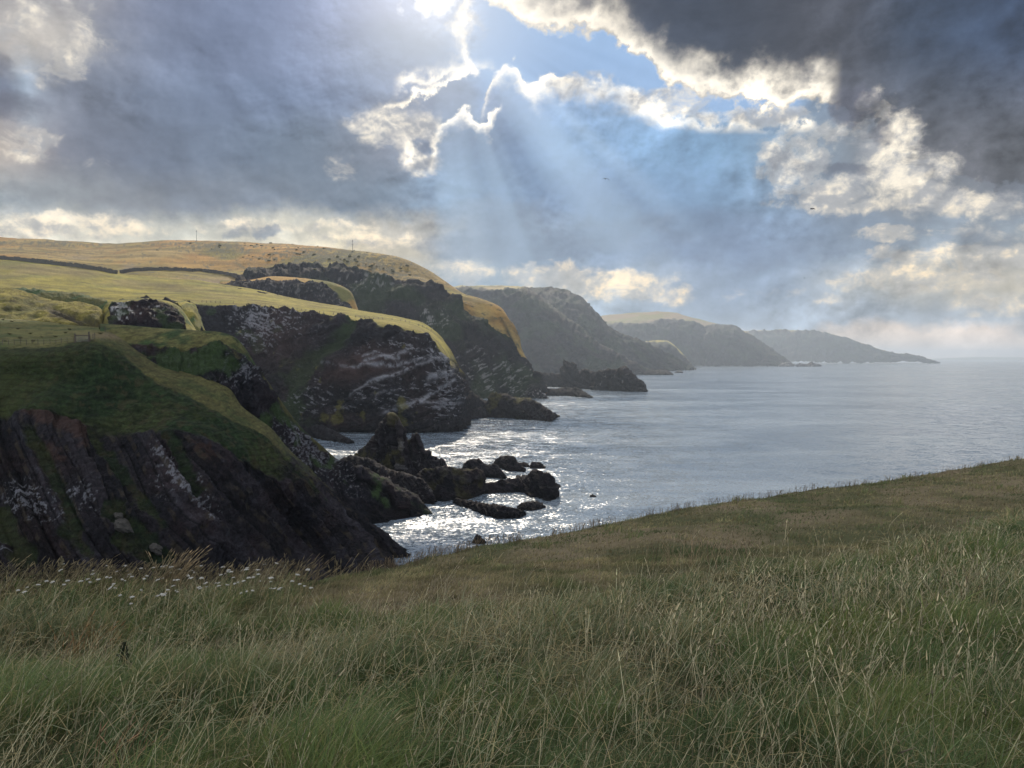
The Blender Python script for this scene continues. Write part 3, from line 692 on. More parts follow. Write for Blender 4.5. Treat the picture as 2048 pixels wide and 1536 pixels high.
# ledges drawn by hand-placed streaks (white guano lies along the bedding)
led = 0 * px
for x0, y0, x1, y1, th, s_ in [(730,722,815,705,3.5,1),(700,735,905,716,3.5,.9),(725,712,760,705,3,.8),(770,717,800,716,3,1),(860,700,905,716,4,.9),(740,765,830,730,4,1),(700,790,760,755,3.5,.7),
        (820,735,900,720,3,.6),(850,760,903,742,7,.8),(840,800,903,760,4,.9),(780,825,860,790,4,.7),(770,822,830,806,3,.6),(790,812,905,800,3,.5),(640,725,700,735,3,.4),(745,790,800,778,3,.5),(860,815,915,808,3,.5)]:
    t = (px - x0) / (x1 - x0); yy = y0 + (y1 - y0) * t + 5 * pn(np.stack([px / 26, py / 60, 0 * px + x0], -1))
    led += s_ * np.exp(-((py - yy) / th) ** 2) * sst(t, -0.08, 0.06) * sst(t, 1.08, 0.94)
lm = 0.22 * blob(px,py,840,770,80,80) + 0.30*blob(px,py,800,700,110,30) + 0.62*blob(px,py,512,650,42,42,40) + 0.3*blob(px,py,560,650,90,50) + 0.3*blob(px,py,760,800,80,30) + 0.5*blob(px,py,885,790,30,60) + .3*blob(px,py,620,800,60,60)
lf = lichen(W * np.array([.45, .45, 1.9]) + np.array([0,0,.5]) * W[..., :1], np.clip(lm, 0, 1.1), 2.6, 13)
lf = np.maximum(lf * 0.75, np.clip(1.15 * led, 0, 1) * sst(fbm(W, 3.2, 4, 0.6, 90), -0.45, 0.15)) * rk * sst(py, 858, 838)
c = mixc(c, np.array([0.30,0.31,0.35]), 0.85 * lf)
c = mixc(c, np.array([0.15,0.14,0.03]), 0.6 * sst(fbm(W, 9, 4, off=71) + 0.6*(blob(px,py,690,835,90,25)+blob(px,py,800,845,16,22)), 0.45, 0.7) * rk)
c = c * (1 - 0.7 * sst(W[..., 2], 3.5, 1.0) * rk)[..., None]           # dark wet tide band
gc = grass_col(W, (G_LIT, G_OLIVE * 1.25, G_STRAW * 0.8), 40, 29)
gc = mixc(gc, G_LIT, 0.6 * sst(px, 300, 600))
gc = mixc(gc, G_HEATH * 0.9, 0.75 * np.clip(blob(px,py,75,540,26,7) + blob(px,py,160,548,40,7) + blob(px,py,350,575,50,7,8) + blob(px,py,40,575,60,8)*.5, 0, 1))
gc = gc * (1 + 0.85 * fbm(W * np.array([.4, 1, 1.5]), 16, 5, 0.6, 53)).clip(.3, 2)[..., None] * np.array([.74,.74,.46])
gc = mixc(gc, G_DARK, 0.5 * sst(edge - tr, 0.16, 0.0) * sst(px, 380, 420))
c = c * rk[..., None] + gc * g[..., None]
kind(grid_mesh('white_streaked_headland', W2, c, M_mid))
FIELD_W, FIELD_tr = W2, tr

# ------------------------------------------------------------------ knolls between
rows = [
 [(-200,600,400),(0,598,400),(50,605,400),(100,618,395),(150,625,385),(190,640,375),(216,670,360)],
 [(-200,560,345),(0,577,340),(35,582,338),(100,600,333),(160,606,328),(200,616,322),(214,655,316)],
 [(-200,600,318),(0,606,312),(35,612,310),(100,622,308),(158,630,305),(192,640,303),(210,664,300)],
 [B(-200,290,60),B(0,290,58),B(35,290,57),B(100,288,55),B(158,288,50),B(190,288,46),B(212,288,40)]]
W, tr, tcn = loft(rows, 1.4); px, py = to_pix(W); Nn = gnorm(W)
gul = np.exp(-((py - (612 + (px - 100) * 0.36)) / 5) ** 2) * sst(px, 90, 130) + np.exp(-((py - (622 + (px - 100) * 0.36)) / 4) ** 2) * sst(px, 80, 120)
W2 = W + Nn * (fbm(W, 16, 5, 0.5, 3) * 2.6)[..., None]; W2[..., 2] -= 2.0 * np.clip(gul, 0, 1)
c = grass_col(W, (G_LIT, G_OLIVE, G_LIT * 0.8), 12, 5)
c = c * (0.75 + 0.8 * fbm(W, 5, 5, 0.65, 8)).clip(.25, 2)[..., None] * np.array([.85,.85,.8])
c = mixc(c, K_MID * .5, 0.8 * np.clip(gul * .7 + blob(px,py,112,625,22,9,35) + blob(px,py,150,636,16,5,25), 0, 1))
kind(grid_mesh('grassy_knoll', W2, c, M_mid))
# dark scrubby bank behind the knoll
rows = [
 [(10,585,470),(50,585,470),(110,590,470),(170,600,465),(215,615,460)],
 [(10,577,430),(50,578,425),(110,585,420),(170,592,415),(215,604,410)],
 [B(10,405,75),B(50,400,72),B(110,400,66),B(170,400,60),B(215,400,55)]]
W, tr, tcn = loft(rows, 1.4); Nn = gnorm(W)
W2 = W + Nn * (fbm(W, 6, 5, 0.6, 3) * 1.6)[..., None]
kind(grid_mesh('dark_bank', W2, grass_col(W, (G_DARK, G_DARK * 1.5, G_OLIVE * .7), 9, 5), M_mid))
rows = [
 [(190,650,400),(215,625,400),(262,615,400),(305,612,400),(340,620,400),(365,640,395),(392,660,390),(412,700,380)],
 [(196,640,330),(214,606,335),(262,598,340),(305,597,342),(338,603,342),(360,614,340),(378,640,335),(396,668,328)],
 [(200,655,312),(218,616,318),(262,606,322),(305,605,325),(335,612,326),(352,626,325),(370,650,322),(388,676,318)],
 [(205,680,300),(225,660,300),(262,655,303),(305,655,306),(332,660,308),(350,668,308),(366,684,306),(380,696,304)],
 [B(205,285,30),B(225,285,28),B(262,287,26),B(305,290,22),B(332,292,18),B(350,293,14),B(366,294,10),B(380,294,6)]]
W, tr, tcn = loft(rows, 1.4); px, py = to_pix(W); Nn = gnorm(W)
g = sst(1.9 + 0.4 * fbm(W, 10, 4) + 1.4 * sst(tcn, 5.6, 6.6) + 1.5 * sst(tcn, 1.2, 0.6) - tr, -0.15, 0.15); rk = 1 - g
W2, crack, k, k2 = rock_disp(W, Nn, (-0.5, 0.1, 0.85), 4, 0.8, 10, 1.6, rk, 31)
c = rock_col(W, crack, k, k2, 35, 0.9, 7)
c = mixc(c, np.array([0.45,0.46,0.48]), 0.8 * lichen(W, 0.9*blob(px,py,245,618,18,22) + 0.3*blob(px,py,310,625,50,20), 2.2, 5) * rk)
c = mixc(c, G_DARK, 0.6 * sst(fbm(W, 8, 4, off=3), 0.0, 0.3) * rk)
c = c * rk[..., None] + grass_col(W, (G_OLIVE, G_LIT, G_DARK*1.5), 10, 5) * g[..., None]
kind(grid_mesh('red_crag', W2, c, M_mid))
rows = [
 [(345,620,480),(370,615,480),(395,625,475),(412,665,465)],
 [(352,606,420),(372,603,420),(390,612,415),(404,655,405)],
 [(368,640,385),(378,640,385),(388,650,382),(400,672,380)],
 [B(374,355,10),B(382,355,8),B(390,355,6),B(400,355,2)]]
W, tr, tcn = loft(rows, 1.3); Nn = gnorm(W)
kind(grid_mesh('grassy_gully', W + Nn * (fbm(W, 8, 5, 0.5, 3) * 1.5)[..., None], grass_col(W, (G_OLIVE, G_DARK * 1.6, G_LIT), 9, 15), M_mid))

# ------------------------------------------------------------------ second cliff with the little plateau
rows = [
 [(190,690,215),(330,690,210),(420,700,208),(470,720,206),(500,745,206),(545,790,206),(585,840,208),(625,890,212),(670,930,218),(710,960,226),(780,985,232),(850,1010,236),(885,1050,232)],
 [(200,649,196),(330,656,194),(420,663,192),(466,673,190),(491,697,190),(522,746,190),(561,801,192),(602,851,196),(646,896,201),(690,931,208),(762,964,214),(832,998,219),(860,1032,214)],
 [(200,662,184),(330,672,182),(405,684,180),(446,699,179),(472,722,180),(504,768,182),(545,820,186),(588,868,191),(632,912,197),(676,946,203),(750,984,208),(824,1016,213),(856,1038,212)],
 [(200,715,172),(310,725,170),(375,745,169),(412,770,169),(440,800,171),(480,850,175),(525,892,180),(570,925,185),(614,960,190),(660,990,195),(734,1024,201),(810,1040,207),(850,1045,210)],
 [(200,860,158),(310,870,158),(365,880,158),(400,890,159),(430,900,162),(470,930,166),(518,960,171),(566,990,177),(610,1015,183),(655,1035,190),(728,1045,198),(806,1050,205),(848,1048,208)],
 [B(200,148),B(310,148),B(365,149),B(400,150),B(430,153),B(470,158),B(518,164),B(566,171),B(610,178),B(655,186),B(728,196),B(804,203),B(846,206)]]
W, tr, tcn = loft(rows, 1.4); px, py = to_pix(W); Nn = gnorm(W)
g = sst(1.95 + 0.25 * fbm(W, 5, 5, 0.6) + 0.8 * sst(tcn, 2.6, 1.2) * (0.7 + 1.2 * fbm(W, 9, 4, off=5)) - 0.75 * sst(tcn, 8.4, 9.6) - 0.55 * sst(tcn + 2.5 * fbm(W, 7, 4, off=66), 3.2, 5.5) - tr, -0.14, 0.14)
rk = 1 - g
rib = blob(px,py,760,1010,110,40,28)
W2, crack, k, k2 = rock_disp(W, Nn, (0.86, 0.1, 0.30), 2.6, 0.62, 7.0, 1.0, rk * (1 - rib), 41)
W2b, crack2, kb, k2b = rock_disp(W, Nn, (0.52, -0.45, 0.62), 2.8, 0.75, 8.0, 0.9, rk * rib, 43)
W2 = W2 + (W2b - W) + Nn * (fbm(W, 12, 5, 0.5, 4) * (0.5 + 1.5 * rk))[..., None]
c = rock_col(W, np.where(rib > .4, crack2, crack), np.where(rib > .4, kb, k), np.where(rib > .4, k2b, k2), 45, 0.35, 4)
lm = 0.7*blob(px,py,480,740,35,50,60) + 0.45*blob(px,py,580,880,70,60,45) + 0.4*blob(px,py,370,735,40,20) + 0.55*blob(px,py,620,900,60,30,45) + 0.35*blob(px,py,690,960,60,25,40)
c = mixc(c, np.array([0.20,0.21,0.24]), 0.6 * lichen(W, lm * .9, 0.9, 13) * rk)
c = mixc(c, G_DARK, 0.8 * sst(fbm(W, 6, 4, off=3) + 0.5*blob(px,py,560,830,30,60,45) + 0.8*blob(px,py,360,720,90,40), 0.2, 0.5) * rk)
c = mixc(c, SOIL, 0.7 * blob(px,py,270,685,35,8,15))
c = c * rk[..., None] + (grass_col(W, (G_OLIVE * .8, G_OLIVE, G_DARK * 1.2), 5, 5) * (0.8 + 0.7 * fbm(W, 1.6, 4, .65, 9))[..., None].clip(.2, 2) * (1 - 0.45 * sst(tcn, 3, 6))[..., None]) * g[..., None]
c = c * (1 - 0.6 * sst(W[..., 2], 2.5, 0.8) * rk)[..., None]
kind(grid_mesh('ribbed_cliff', W2, c, M_near))

# ------------------------------------------------------------------ near green slope with slanting slabs
rows = [
 [(-150,655,290),(0,655,290),(100,668,275),(213,685,240),(245,700,225),(340,760,200),(410,775,195),(465,800,190),(500,850,184),(555,890,180),(600,935,178),(665,990,178),(715,1040,178),(785,1095,180),(860,1160,180)],
 [(-150,628,262),(0,637,255),(100,646,245),(213,657,222),(236,669,198),(330,731,178),(400,746,175),(455,776,172),(482,812,169),(537,852,167),(576,894,166),(641,956,166),(691,1007,167),(761,1061,168),(826,1118,168)],
 [(-150,695,150),(0,690,150),(100,688,151),(190,677,154),(228,692,154),(300,748,152),(370,786,151),(430,816,151),(470,841,152),(521,864,155),(562,901,157),(625,966,160),(675,1013,163),(748,1067,165),(815,1123,166)],
 [(-150,770,141),(0,765,141),(90,758,141),(180,770,143),(230,790,144),(300,815,143),(368,835,143),(420,852,144),(458,870,146),(512,892,150),(554,925,153),(615,980,157),(665,1022,160),(738,1076,163),(806,1128,165)],
 [(-150,870,133),(0,860,133),(80,845,133),(170,870,134),(215,880,135),(290,885,135),(350,885,136),(400,885,138),(445,900,141),(500,925,146),(545,955,150),(600,1005,154),(650,1042,158),(722,1090,159),(808,1136,157)],
 [(-150,1010,122),(0,1005,122),(80,1000,122),(170,1010,122),(220,1015,123),(290,1020,124),(350,1025,126),(400,1030,129),(440,1045,133),(485,1065,139),(532,1088,144),(575,1105,149),(624,1125,150),(700,1150,148),(800,1168,145)],
 [(-150,1180,112),(0,1180,112),(80,1180,112),(170,1185,113),(220,1190,114),(290,1195,115),(350,1200,118),(400,1205,121),(440,1210,126),(485,1220,132),(530,1235,128),(572,1250,123),(620,1260,121),(700,1270,119),(790,1272,118)],
 [B(-150,92),B(0,92),B(80,92),B(170,94),B(220,96),B(290,99),B(350,103),B(400,108),B(440,114),B(485,118),B(530,118),B(572,117),B(620,116),B(700,114),B(785,113)]]
W, tr, tcn = loft(rows, 1.35); px, py = to_pix(W); Nn = gnorm(W)
# turf reaches down between the slabs
lowedge = 3.75 + 0.35 * fbm(W, 14, 5, 0.55) + 0.22 * sst(px, 250, 420) - 0.5 * sst(tcn, 9.6, 11.0) - 1.0 * sst(tcn, 11.0, 12.5) - 0.9 * sst(tcn, 12.5, 14)
g = sst(lowedge - tr, -0.10, 0.10) * sst(tcn + 1.2 * fbm(W, 4.0, 4, 0.6, 77) - 0.5 * sst(tr, 1.8, 1.0), 11.2, 9.2)
def tongue(x0, y0, x1, y1, w):
    dx_, dy_ = x1 - x0, y1 - y0; L = math.hypot(dx_, dy_)
    t = ((px - x0) * dx_ + (py - y0) * dy_) / L ** 2
    dd = ((px - x0) * dy_ - (py - y0) * dx_) / L
    return np.exp(-(dd / w) ** 2) * sst(t, -0.1, 0.05) * sst(t, 1.1, 0.9)
tg = tongue(60,860,170,1080,13) + tongue(180,870,340,1060,13) + tongue(330,860,400,990,14) + tongue(0,1020,60,1130,30) + tongue(215,1010,330,1120,24) + 0.7*tongue(120,1060,190,1120,16) + 0.8*tongue(470,860,560,960,12) + 0.6*tongue(560,905,660,1010,10) + tongue(230,1070,340,1130,25)
n_ = fbm(W, 3.5, 4, 0.6, 9)
g2 = np.clip(sst(tg + 0.7 * n_, 0.35, 0.7), 0, 1) * (1 - g)
rk = (1 - g) * (1 - g2)
W2, crack, k, k2 = rock_disp(W, Nn, fit_normal(W, px, py, [(150,910,240,1110),(316,900,490,1110),(520,925,640,1060),(590,960,730,1110),(80,880,210,1110),(400,960,520,1120)]), 2.5, 1.05, 5.0, 0.55, 1 - g, 61, wf=0.35)
W2 = W2 * rk[..., None] + (W + (W2 - W) * 0.35) * (1 - rk)[..., None]
W2 = W2 + Nn * (fbm(W, 16, 5, 0.5, 14) * (0.5 + 1.7 * sst(tr, 2.2, 3.5)) + (fbm(W, 1.9, 4, 0.6, 15) * 0.34) * sst(tr, 1.7, 2.2) * np.clip(g + g2 + .3, 0, 1))[..., None]
scar = np.clip(blob(px,py,100,840,55,14,12) + 0.8*blob(px,py,150,868,35,14,50), 0, 1)
W2[..., 1] += 2.2 * scar
scar2 = blob(px,py,330,845,26,12,30) + blob(px,py,400,900,30,18,0)
c = rock_col(W, crack, k, k2, 65, 0.4, 3.5) * (0.65 + 0.9 * hash1(k * 3.1 + 2))[..., None]
lip = sst(crack, 0.75, 1.0) * sst(np.modf(np.abs(k2) * 0.37)[0], 0.6, 0.62) * sst(fbm(W, 2.5, 3, off=88), -0.1, 0.3)
c = mixc(c, np.array([0.075,0.062,0.038]), 0.35 * lip)
lm = 0.62*tongue(310,895,430,1035,13) + 0.7*blob(px,py,55,1000,45,35,30) + 0.5*blob(px,py,150,1010,40,50,40) + 0.3*blob(px,py,350,960,60,40) + 0.4*tongue(0,1080,40,1120,12)+0.02
c = mixc(c, np.array([0.19,0.20,0.23]), 0.75 * lichen(W, lm, 0.85, 63) * rk)
c = mixc(c, SOIL * 0.8, 0.7 * sst(scar * 1.2 + 0.5 * blob(px,py,110,900,50,40) + n_ * .6, 0.35, 0.7))
c = mixc(c, SOIL * 0.6, 0.7 * sst(scar2 + n_, 0.5, 0.8))
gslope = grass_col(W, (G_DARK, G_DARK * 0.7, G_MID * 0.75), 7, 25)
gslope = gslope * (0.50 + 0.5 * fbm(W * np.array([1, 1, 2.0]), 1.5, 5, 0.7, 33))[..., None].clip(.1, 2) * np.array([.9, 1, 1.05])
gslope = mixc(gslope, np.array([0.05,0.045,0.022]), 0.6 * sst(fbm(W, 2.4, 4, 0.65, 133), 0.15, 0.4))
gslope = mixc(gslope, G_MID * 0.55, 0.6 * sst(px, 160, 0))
gtop = grass_col(W, (G_OLIVE * 0.8, G_MID, G_OLIVE), 9, 35)
gstrip = grass_col(W, (G_OLIVE * 0.8, G_OLIVE * .55, G_MID * .9), 4, 36) * (1 + 0.6 * fbm(W, 0.9, 4, 0.65, 39))[..., None]
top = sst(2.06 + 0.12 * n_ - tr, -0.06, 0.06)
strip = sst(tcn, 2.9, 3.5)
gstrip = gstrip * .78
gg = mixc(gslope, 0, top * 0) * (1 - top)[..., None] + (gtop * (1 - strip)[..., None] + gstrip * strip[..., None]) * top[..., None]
gg = mixc(gg, np.array([0.22,0.17,0.10]), 0.75 * np.clip(blob(px,py,215,672,50,7,5), 0, 1))
terr = 1 - 0.35 * sst(np.abs(np.modf(np.abs(W[..., 2] * 0.9 + 0.8 * fbm(W, 6, 3, off=91)))[0] - 0.5), 0.30, 0.5)
gg = gg * terr[..., None]
c[g2 > 0.3] *= 1.0
gg = gg * (1 - 0.3 * g2)[..., None]
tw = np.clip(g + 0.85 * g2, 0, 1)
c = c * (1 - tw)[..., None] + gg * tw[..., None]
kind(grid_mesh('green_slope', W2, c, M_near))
SLOPE_W, SLOPE_px, SLOPE_py, SLOPE_tr = W2, *to_pix(W2), tr
def on_slope(qx, qy, grid=None):
    """point of the near slope seen at a photo pixel (used to stand things on it)"""
    A, X, Y = (SLOPE_W, SLOPE_px, SLOPE_py) if grid is None else grid
    i = np.argmin((X - qx) ** 2 + (Y - qy) ** 2)
    return A.reshape(-1, 3)[i]

# ------------------------------------------------------------------ rocks standing in the sea
def interp_px(pts, xs): return np.interp(xs, [p[0] for p in pts], [p[1] for p in pts])
def crag(name, label, top, base, th, sc, nrm=(0.3, -0.2, 0.93), off=0.0, white=0.0, green=0.0, group=None, mat=None, cat='rock', step=1.1):
    x0, x1 = top[0][0], top[-1][0]
    xs = sorted(set([p[0] for p in top] + list(np.linspace(x0, x1, 7))))
    rows = [[], [], [], [], [], [], []]
    for x in xs:
        ty = float(interp_px(top, x)); by = float(interp_px(base, x)); df = sea_d(by)
        t = (x - x0) / (x1 - x0); e = max(0.12, math.sin(math.pi * min(max(t, 0.0), 1.0)) ** 0.5)
        w = th * e
        if ty > by - 1.0: ty = by - 1.0
        hgt = (by - ty) / F * df
        rows[0].append(B(x, df + w, -3))
        rows[1].append((x, ty + (by - ty) * 0.35, df + w * 0.80))
        rows[2].append((x, ty, df + w * 0.55))
        rows[3].append((x, ty + (by - ty) * 0.14, df + w * 0.36))
        rows[4].append((x, ty + (by - ty) * 0.58, df + w * 0.14))
        rows[5].append((x, by, df))
        rows[6].append(B(x, df - 1.5, -3))
    W, tr, tcn = loft(rows, step, minseg=4)
    Nn = gnorm(W)
    hscale = sc
    m = sst(tr, 0.2, 1.0) * sst(tr, 6.0, 5.2) * (0.35 + 0.65 * sst(np.abs(tr - 2.0), 0.0, 0.7))
    W2, crack, k, k2 = rock_disp(W, Nn, nrm, hscale * 0.55, hscale * 0.26, hscale * 0.9, hscale * 0.20, m, off)
    c = rock_col(W, crack, k, k2, off, 0.3, hscale * 1.5)
    if green: c = mixc(c, np.array([0.10, 0.095, 0.03]), green * sst(fbm(W, hscale * 1.5, 4, off=off + 3) + (Nn[..., 2] - 0.5) * 0.4, 0.0, 0.35))
    if white: c = mixc(c, K_WHITE * 0.45, lichen(W, white + 0 * tr, hscale * 0.5, off))
    c = c * (1 - 0.6 * sst(W[..., 2], 1.6, 0.5))[..., None]
    o = grid_mesh(name, W2, c, mat or M_near)
    return tag(o, label, cat, group)
crag('sea_reef', 'dark jagged reef crowned by a square rock tower', [(1052,738),(1075,744),(1100,748),(1118,748),(1125,744),(1127,719),(1139,724),(1150,729),(1157,742),(1170,740),(1190,748),(1200,757),(1206,776)], [(1052,772),(1120,774),(1206,780)], 55, 14, off=1, mat=M_mid)
crag('sea_stack', 'domed dark stack with white ledges at the seaward end of the reef', [(1186,776),(1197,744),(1215,736),(1232,739),(1250,736),(1262,746),(1275,757),(1288,768),(1294,782)], [(1186,780),(1250,783),(1294,784)], 60, 13, off=2, white=0.12, mat=M_mid)
crag('skerry', 'low flat brown skerry in bright water below the tower reef', [(1090,790),(1097,781),(1120,777),(1150,776),(1162,781),(1172,789),(1182,795)], [(1090,791),(1140,792),(1182,796)], 40, 7, off=3, mat=M_mid)
crag('shore_rock', 'dark broken block at the foot of the white streaked headland', [(903,762),(912,764),(928,776),(946,788),(966,800),(988,815),(1012,830)], [(903,846),(950,838),(1012,833)], 55, 12, off=4, white=.1, mat=M_mid)
crag('shore_rock', 'brown hump of rock reaching out into the glitter', [(965,815),(985,791),(1010,788),(1030,796),(1060,797),(1080,808),(1100,823),(1119,831)], [(965,834),(1020,837),(1060,839),(1100,843),(1119,834)], 45, 9, off=5, green=.6, mat=M_mid)
crag('shore_rock', 'small pale boulder heap under the golden hill cliff', [(1060,789),(1068,780),(1080,776),(1088,786),(1093,795)], [(1060,797),(1080,797),(1093,797)], 25, 6, off=6, white=.3, mat=M_mid)
crag('shore_rock', 'low rounded rock in the shaded bay below the headland', [(606,862),(625,853),(645,852),(668,862),(690,875),(704,886)], [(606,872),(650,880),(704,888)], 22, 6, off=7)
crag('sea_stack', 'tall pointed stack with a shorter pillar at its side', [(708,918),(722,902),(739,888),(752,868),(762,850),(771,840),(780,831),(792,832),(801,846),(809,862),(815,880),(825,870),(834,872),(843,890),(848,912),(851,950)], [(708,922),(750,948),(800,962),(851,958)], 20, 6.5, nrm=(0.85,-0.2,0.45), off=8, green=.5, white=.12)
crag('sea_rock', 'knobbly rock joined to the right foot of the tall stack', [(845,925),(849,903),(857,900),(862,910),(873,913),(879,936)], [(845,945),(865,945),(879,942)], 9, 3, off=9)
crag('sea_rock', 'small pyramid rock just right of the tall stack', [(872,930),(876,921),(883,917),(889,923),(895,934)], [(872,936),(884,937),(895,936)], 6, 2, off=10)
crag('sea_reef', 'flat topped dark platform in front of the tall stack', [(838,952),(846,939),(870,937),(905,939),(940,940),(958,943),(968,957),(972,980)], [(838,985),(880,1001),(930,1000),(972,987)], 20, 4, off=11, green=.3)
crag('sea_rock', 'humped rock behind the platform with a long sloping tail', [(927,944),(931,926),(940,919),(958,919),(969,929),(992,930),(1003,943),(1013,955)], [(927,950),(970,955),(1013,958)], 12, 3, off=12)
crag('sea_rock', 'peaked rock farthest out behind the humped one', [(987,925),(1000,916),(1013,911),(1028,914),(1034,925),(1050,938)], [(987,930),(1020,942),(1050,944)], 12, 3, off=13)
crag('sea_rock', 'low slab touching the right side of the peaked rock', [(1033,930),(1040,926),(1050,925),(1058,930)], [(1033,934),(1058,934)], 7, 1.6, off=14)
crag('sea_rock', 'small lone block seaward of the low slab', [(1060,934),(1064,925),(1080,926),(1089,935)], [(1060,937),(1089,937)], 8, 2, off=15)
crag('sea_reef', 'long rugged reef ending in a hooked point to the right', [(960,975),(968,967),(1006,961),(1033,960),(1054,950),(1074,941),(1095,946),(1106,953),(1119,959),(1112,968),(1113,984)] , [(960,988),(1010,986),(1050,984),(1078,997),(1100,1003),(1113,994)], 16, 4, off=16)
crag('sea_reef', 'low dark reef nearest the meadow with water all round', [(906,1004),(912,1000),(931,1001),(961,1006),(996,1010),(1016,1014),(1033,1018),(1050,1028)], [(906,1006),(940,1017),(970,1031),(1000,1038),(1040,1036),(1050,1031)], 9, 2.4, off=17)
crag('sea_rock', 'thin flat shelf at the right end of the low reef', [(1034,1014),(1054,1004),(1074,1003),(1090,1012)], [(1034,1020),(1060,1021),(1090,1016)], 8, 1.8, off=18)
crag('sea_rock', 'tiny pointed rock alone in the glitter above the meadow edge', [(944,1083),(951,1075),(956,1072),(962,1077),(969,1084)], [(944,1086),(956,1088),(969,1087)], 5, 1.6, off=19)
crag('sea_rock', 'tiny dark rock far out in open water to the right', [(1180,992),(1185,989),(1192,993)], [(1180,994),(1192,994)], 3, .8, off=20)
crag('boulder_shore', 'pale bouldery shore between ribbed cliff and tall stack', [(672,925),(700,912),(740,918),(780,940),(820,950),(848,962),(862,985),(870,1003)], [(672,950),(740,978),(800,995),(845,1006),(870,1008)], 22, 3.2, off=21, white=.12)
crag('sea_rock', 'small rock off the tip of the bouldery shore', [(842,1004),(847,995),(856,994),(861,1002)], [(842,1007),(861,1006)], 5, 1.4, off=22)
crag('skerry', 'far low reef at the foot of the dark folded headland', [(1288,748),(1296,742),(1318,741),(1336,741),(1346,748)], [(1288,750),(1346,750)], 120, 14, off=23, mat=M_far, step=1.0)
crag('skerry', 'far small reef right of the dark folded headland', [(1350,745),(1356,742),(1366,744)], [(1350,746),(1366,746)], 60, 8, off=24, mat=M_far, step=.8)
crag('skerry', 'far pale rock under the end of the distant cliff', [(1556,732),(1563,727),(1572,725),(1580,726),(1588,732)], [(1556,733),(1588,733)], 150, 20, off=25, white=.5, mat=M_far, step=.8)
crag('skerry', 'far pair of rocks between the two last headlands', [(1592,731),(1600,727),(1612,730),(1622,725),(1632,728),(1642,732)], [(1592,733),(1642,733)], 150, 20, off=26, white=.3, mat=M_far, step=.8)

# ------------------------------------------------------------------ plain mesh builder
class MB:
    def __init__(s): s.v = []; s.f = []
    def box(s, c, d, ax=None):
        """oriented box: c centre, d half sizes, ax 3 axes"""
        ax = np.eye(3) if ax is None else ax; n = len(s.v); c = np.asarray(c, float)
        for i in (-1, 1):
            for j in (-1, 1):
                for k in (-1, 1): s.v.append(c + ax[0]*d[0]*i + ax[1]*d[1]*j + ax[2]*d[2]*k)
        for q in ((0,1,3,2),(4,6,7,5),(0,4,5,1),(2,3,7,6),(0,2,6,4),(1,5,7,3)): s.f.append([n + t for t in q])
    def tube(s, pts, rad, n=6):
        pts = [np.asarray(p, float) for p in pts]; base = len(s.v)
        for i, p in enumerate(pts):
            t = pts[min(i + 1, len(pts) - 1)] - pts[max(i - 1, 0)]; t /= np.linalg.norm(t)
            a = np.cross(t, (0, 0, 1) if abs(t[2]) < 0.9 else (1, 0, 0)); a /= np.linalg.norm(a); b = np.cross(t, a)
            r = rad[i] if hasattr(rad, '__len__') else rad
            for k in range(n): s.v.append(p + r * (a * math.cos(2*math.pi*k/n) + b * math.sin(2*math.pi*k/n)))
        for i in range(len(pts) - 1):
            for k in range(n):
                s.f.append([base+i*n+k, base+i*n+(k+1)%n, base+(i+1)*n+(k+1)%n, base+(i+1)*n+k])
        s.f.append([base + k for k in range(n)][::-1]); s.f.append([base + (len(pts)-1)*n + k for k in range(n)])
    def build(s, name, mat, parent=None, origin=(0, 0, 0), smooth=False):
        me = bpy.data.meshes.new(name); o_ = np.asarray(origin, float)
        me.from_pydata([tuple(np.asarray(p) - o_) for p in s.v], [], s.f); me.update()
        if smooth: me.polygons.foreach_set('use_smooth', np.ones(len(me.polygons), dtype=bool))
        me.materials.append(mat)
        o = bpy.data.objects.new(name, me); COL.objects.link(o)
        if parent is not None: o.parent = parent
        else: o.location = tuple(o_)
        return o
def empty(name, loc, rz=0.0):
    o = bpy.data.objects.new(name, None); COL.objects.link(o); o.location = tuple(float(t) for t in loc); o.rotation_euler = (0, 0, rz)
    o.empty_display_size = 0.2
    return o
def copy_tree(o, parent=None):
    c = o.copy(); COL.objects.link(c)
    if parent is not None: c.parent = parent
    for ch in list(o.children): copy_tree(ch, c)
    return c
def solid(name, col, rough=0.85, sc_=6.0, var=0.4, metal=0.0, trans=None):
    m = new_mat(name); n = NT(m.node_tree); o = n.new('ShaderNodeOutputMaterial')
    tcn_ = n.new('ShaderNodeTexCoord').outputs['Object']
    a = n.noise(tcn_, sc_, 5, 0.6).outputs[0]
    c = n.mix(1.0, tuple(col), n.v('SCALE', (1, 1, 1), n.m('MULTIPLY_ADD', n.m('SUBTRACT', a, 0.5), var * 2, 1.0)), 'MULTIPLY')
    b = n.new('ShaderNodeBsdfPrincipled'); n.put(b.inputs['Base Color'], c); b.inputs['Roughness'].default_value = rough; b.inputs['Metallic'].default_value = metal
    if trans:
        t = n.new('ShaderNodeBsdfTranslucent'); n.put(t.inputs[0], c); ad = n.new('ShaderNodeMixShader'); ad.inputs[0].default_value = trans
        m.node_tree.links.new(b.outputs[0], ad.inputs[1]); m.node_tree.links.new(t.outputs[0], ad.inputs[2]); m.node_tree.links.new(ad.outputs[0], o.inputs[0])
    else: m.node_tree.links.new(b.outputs[0], o.inputs[0])
    return m
M_wood = solid('weathered_wood', (0.085, 0.07, 0.055), 0.9, 8)
M_wire = solid('galvanised_wire', (0.22, 0.22, 0.22), 0.5, 3, 0.2, 0.6)
M_wall = solid('dry_stone', (0.075, 0.07, 0.062), 0.95, 0.9, 0.6)
M_mast = solid('painted_steel', (0.12, 0.12, 0.12), 0.5, 2, 0.2, 0.4)
M_bird = solid('feathers', (0.045, 0.045, 0.05), 0.8, 9)
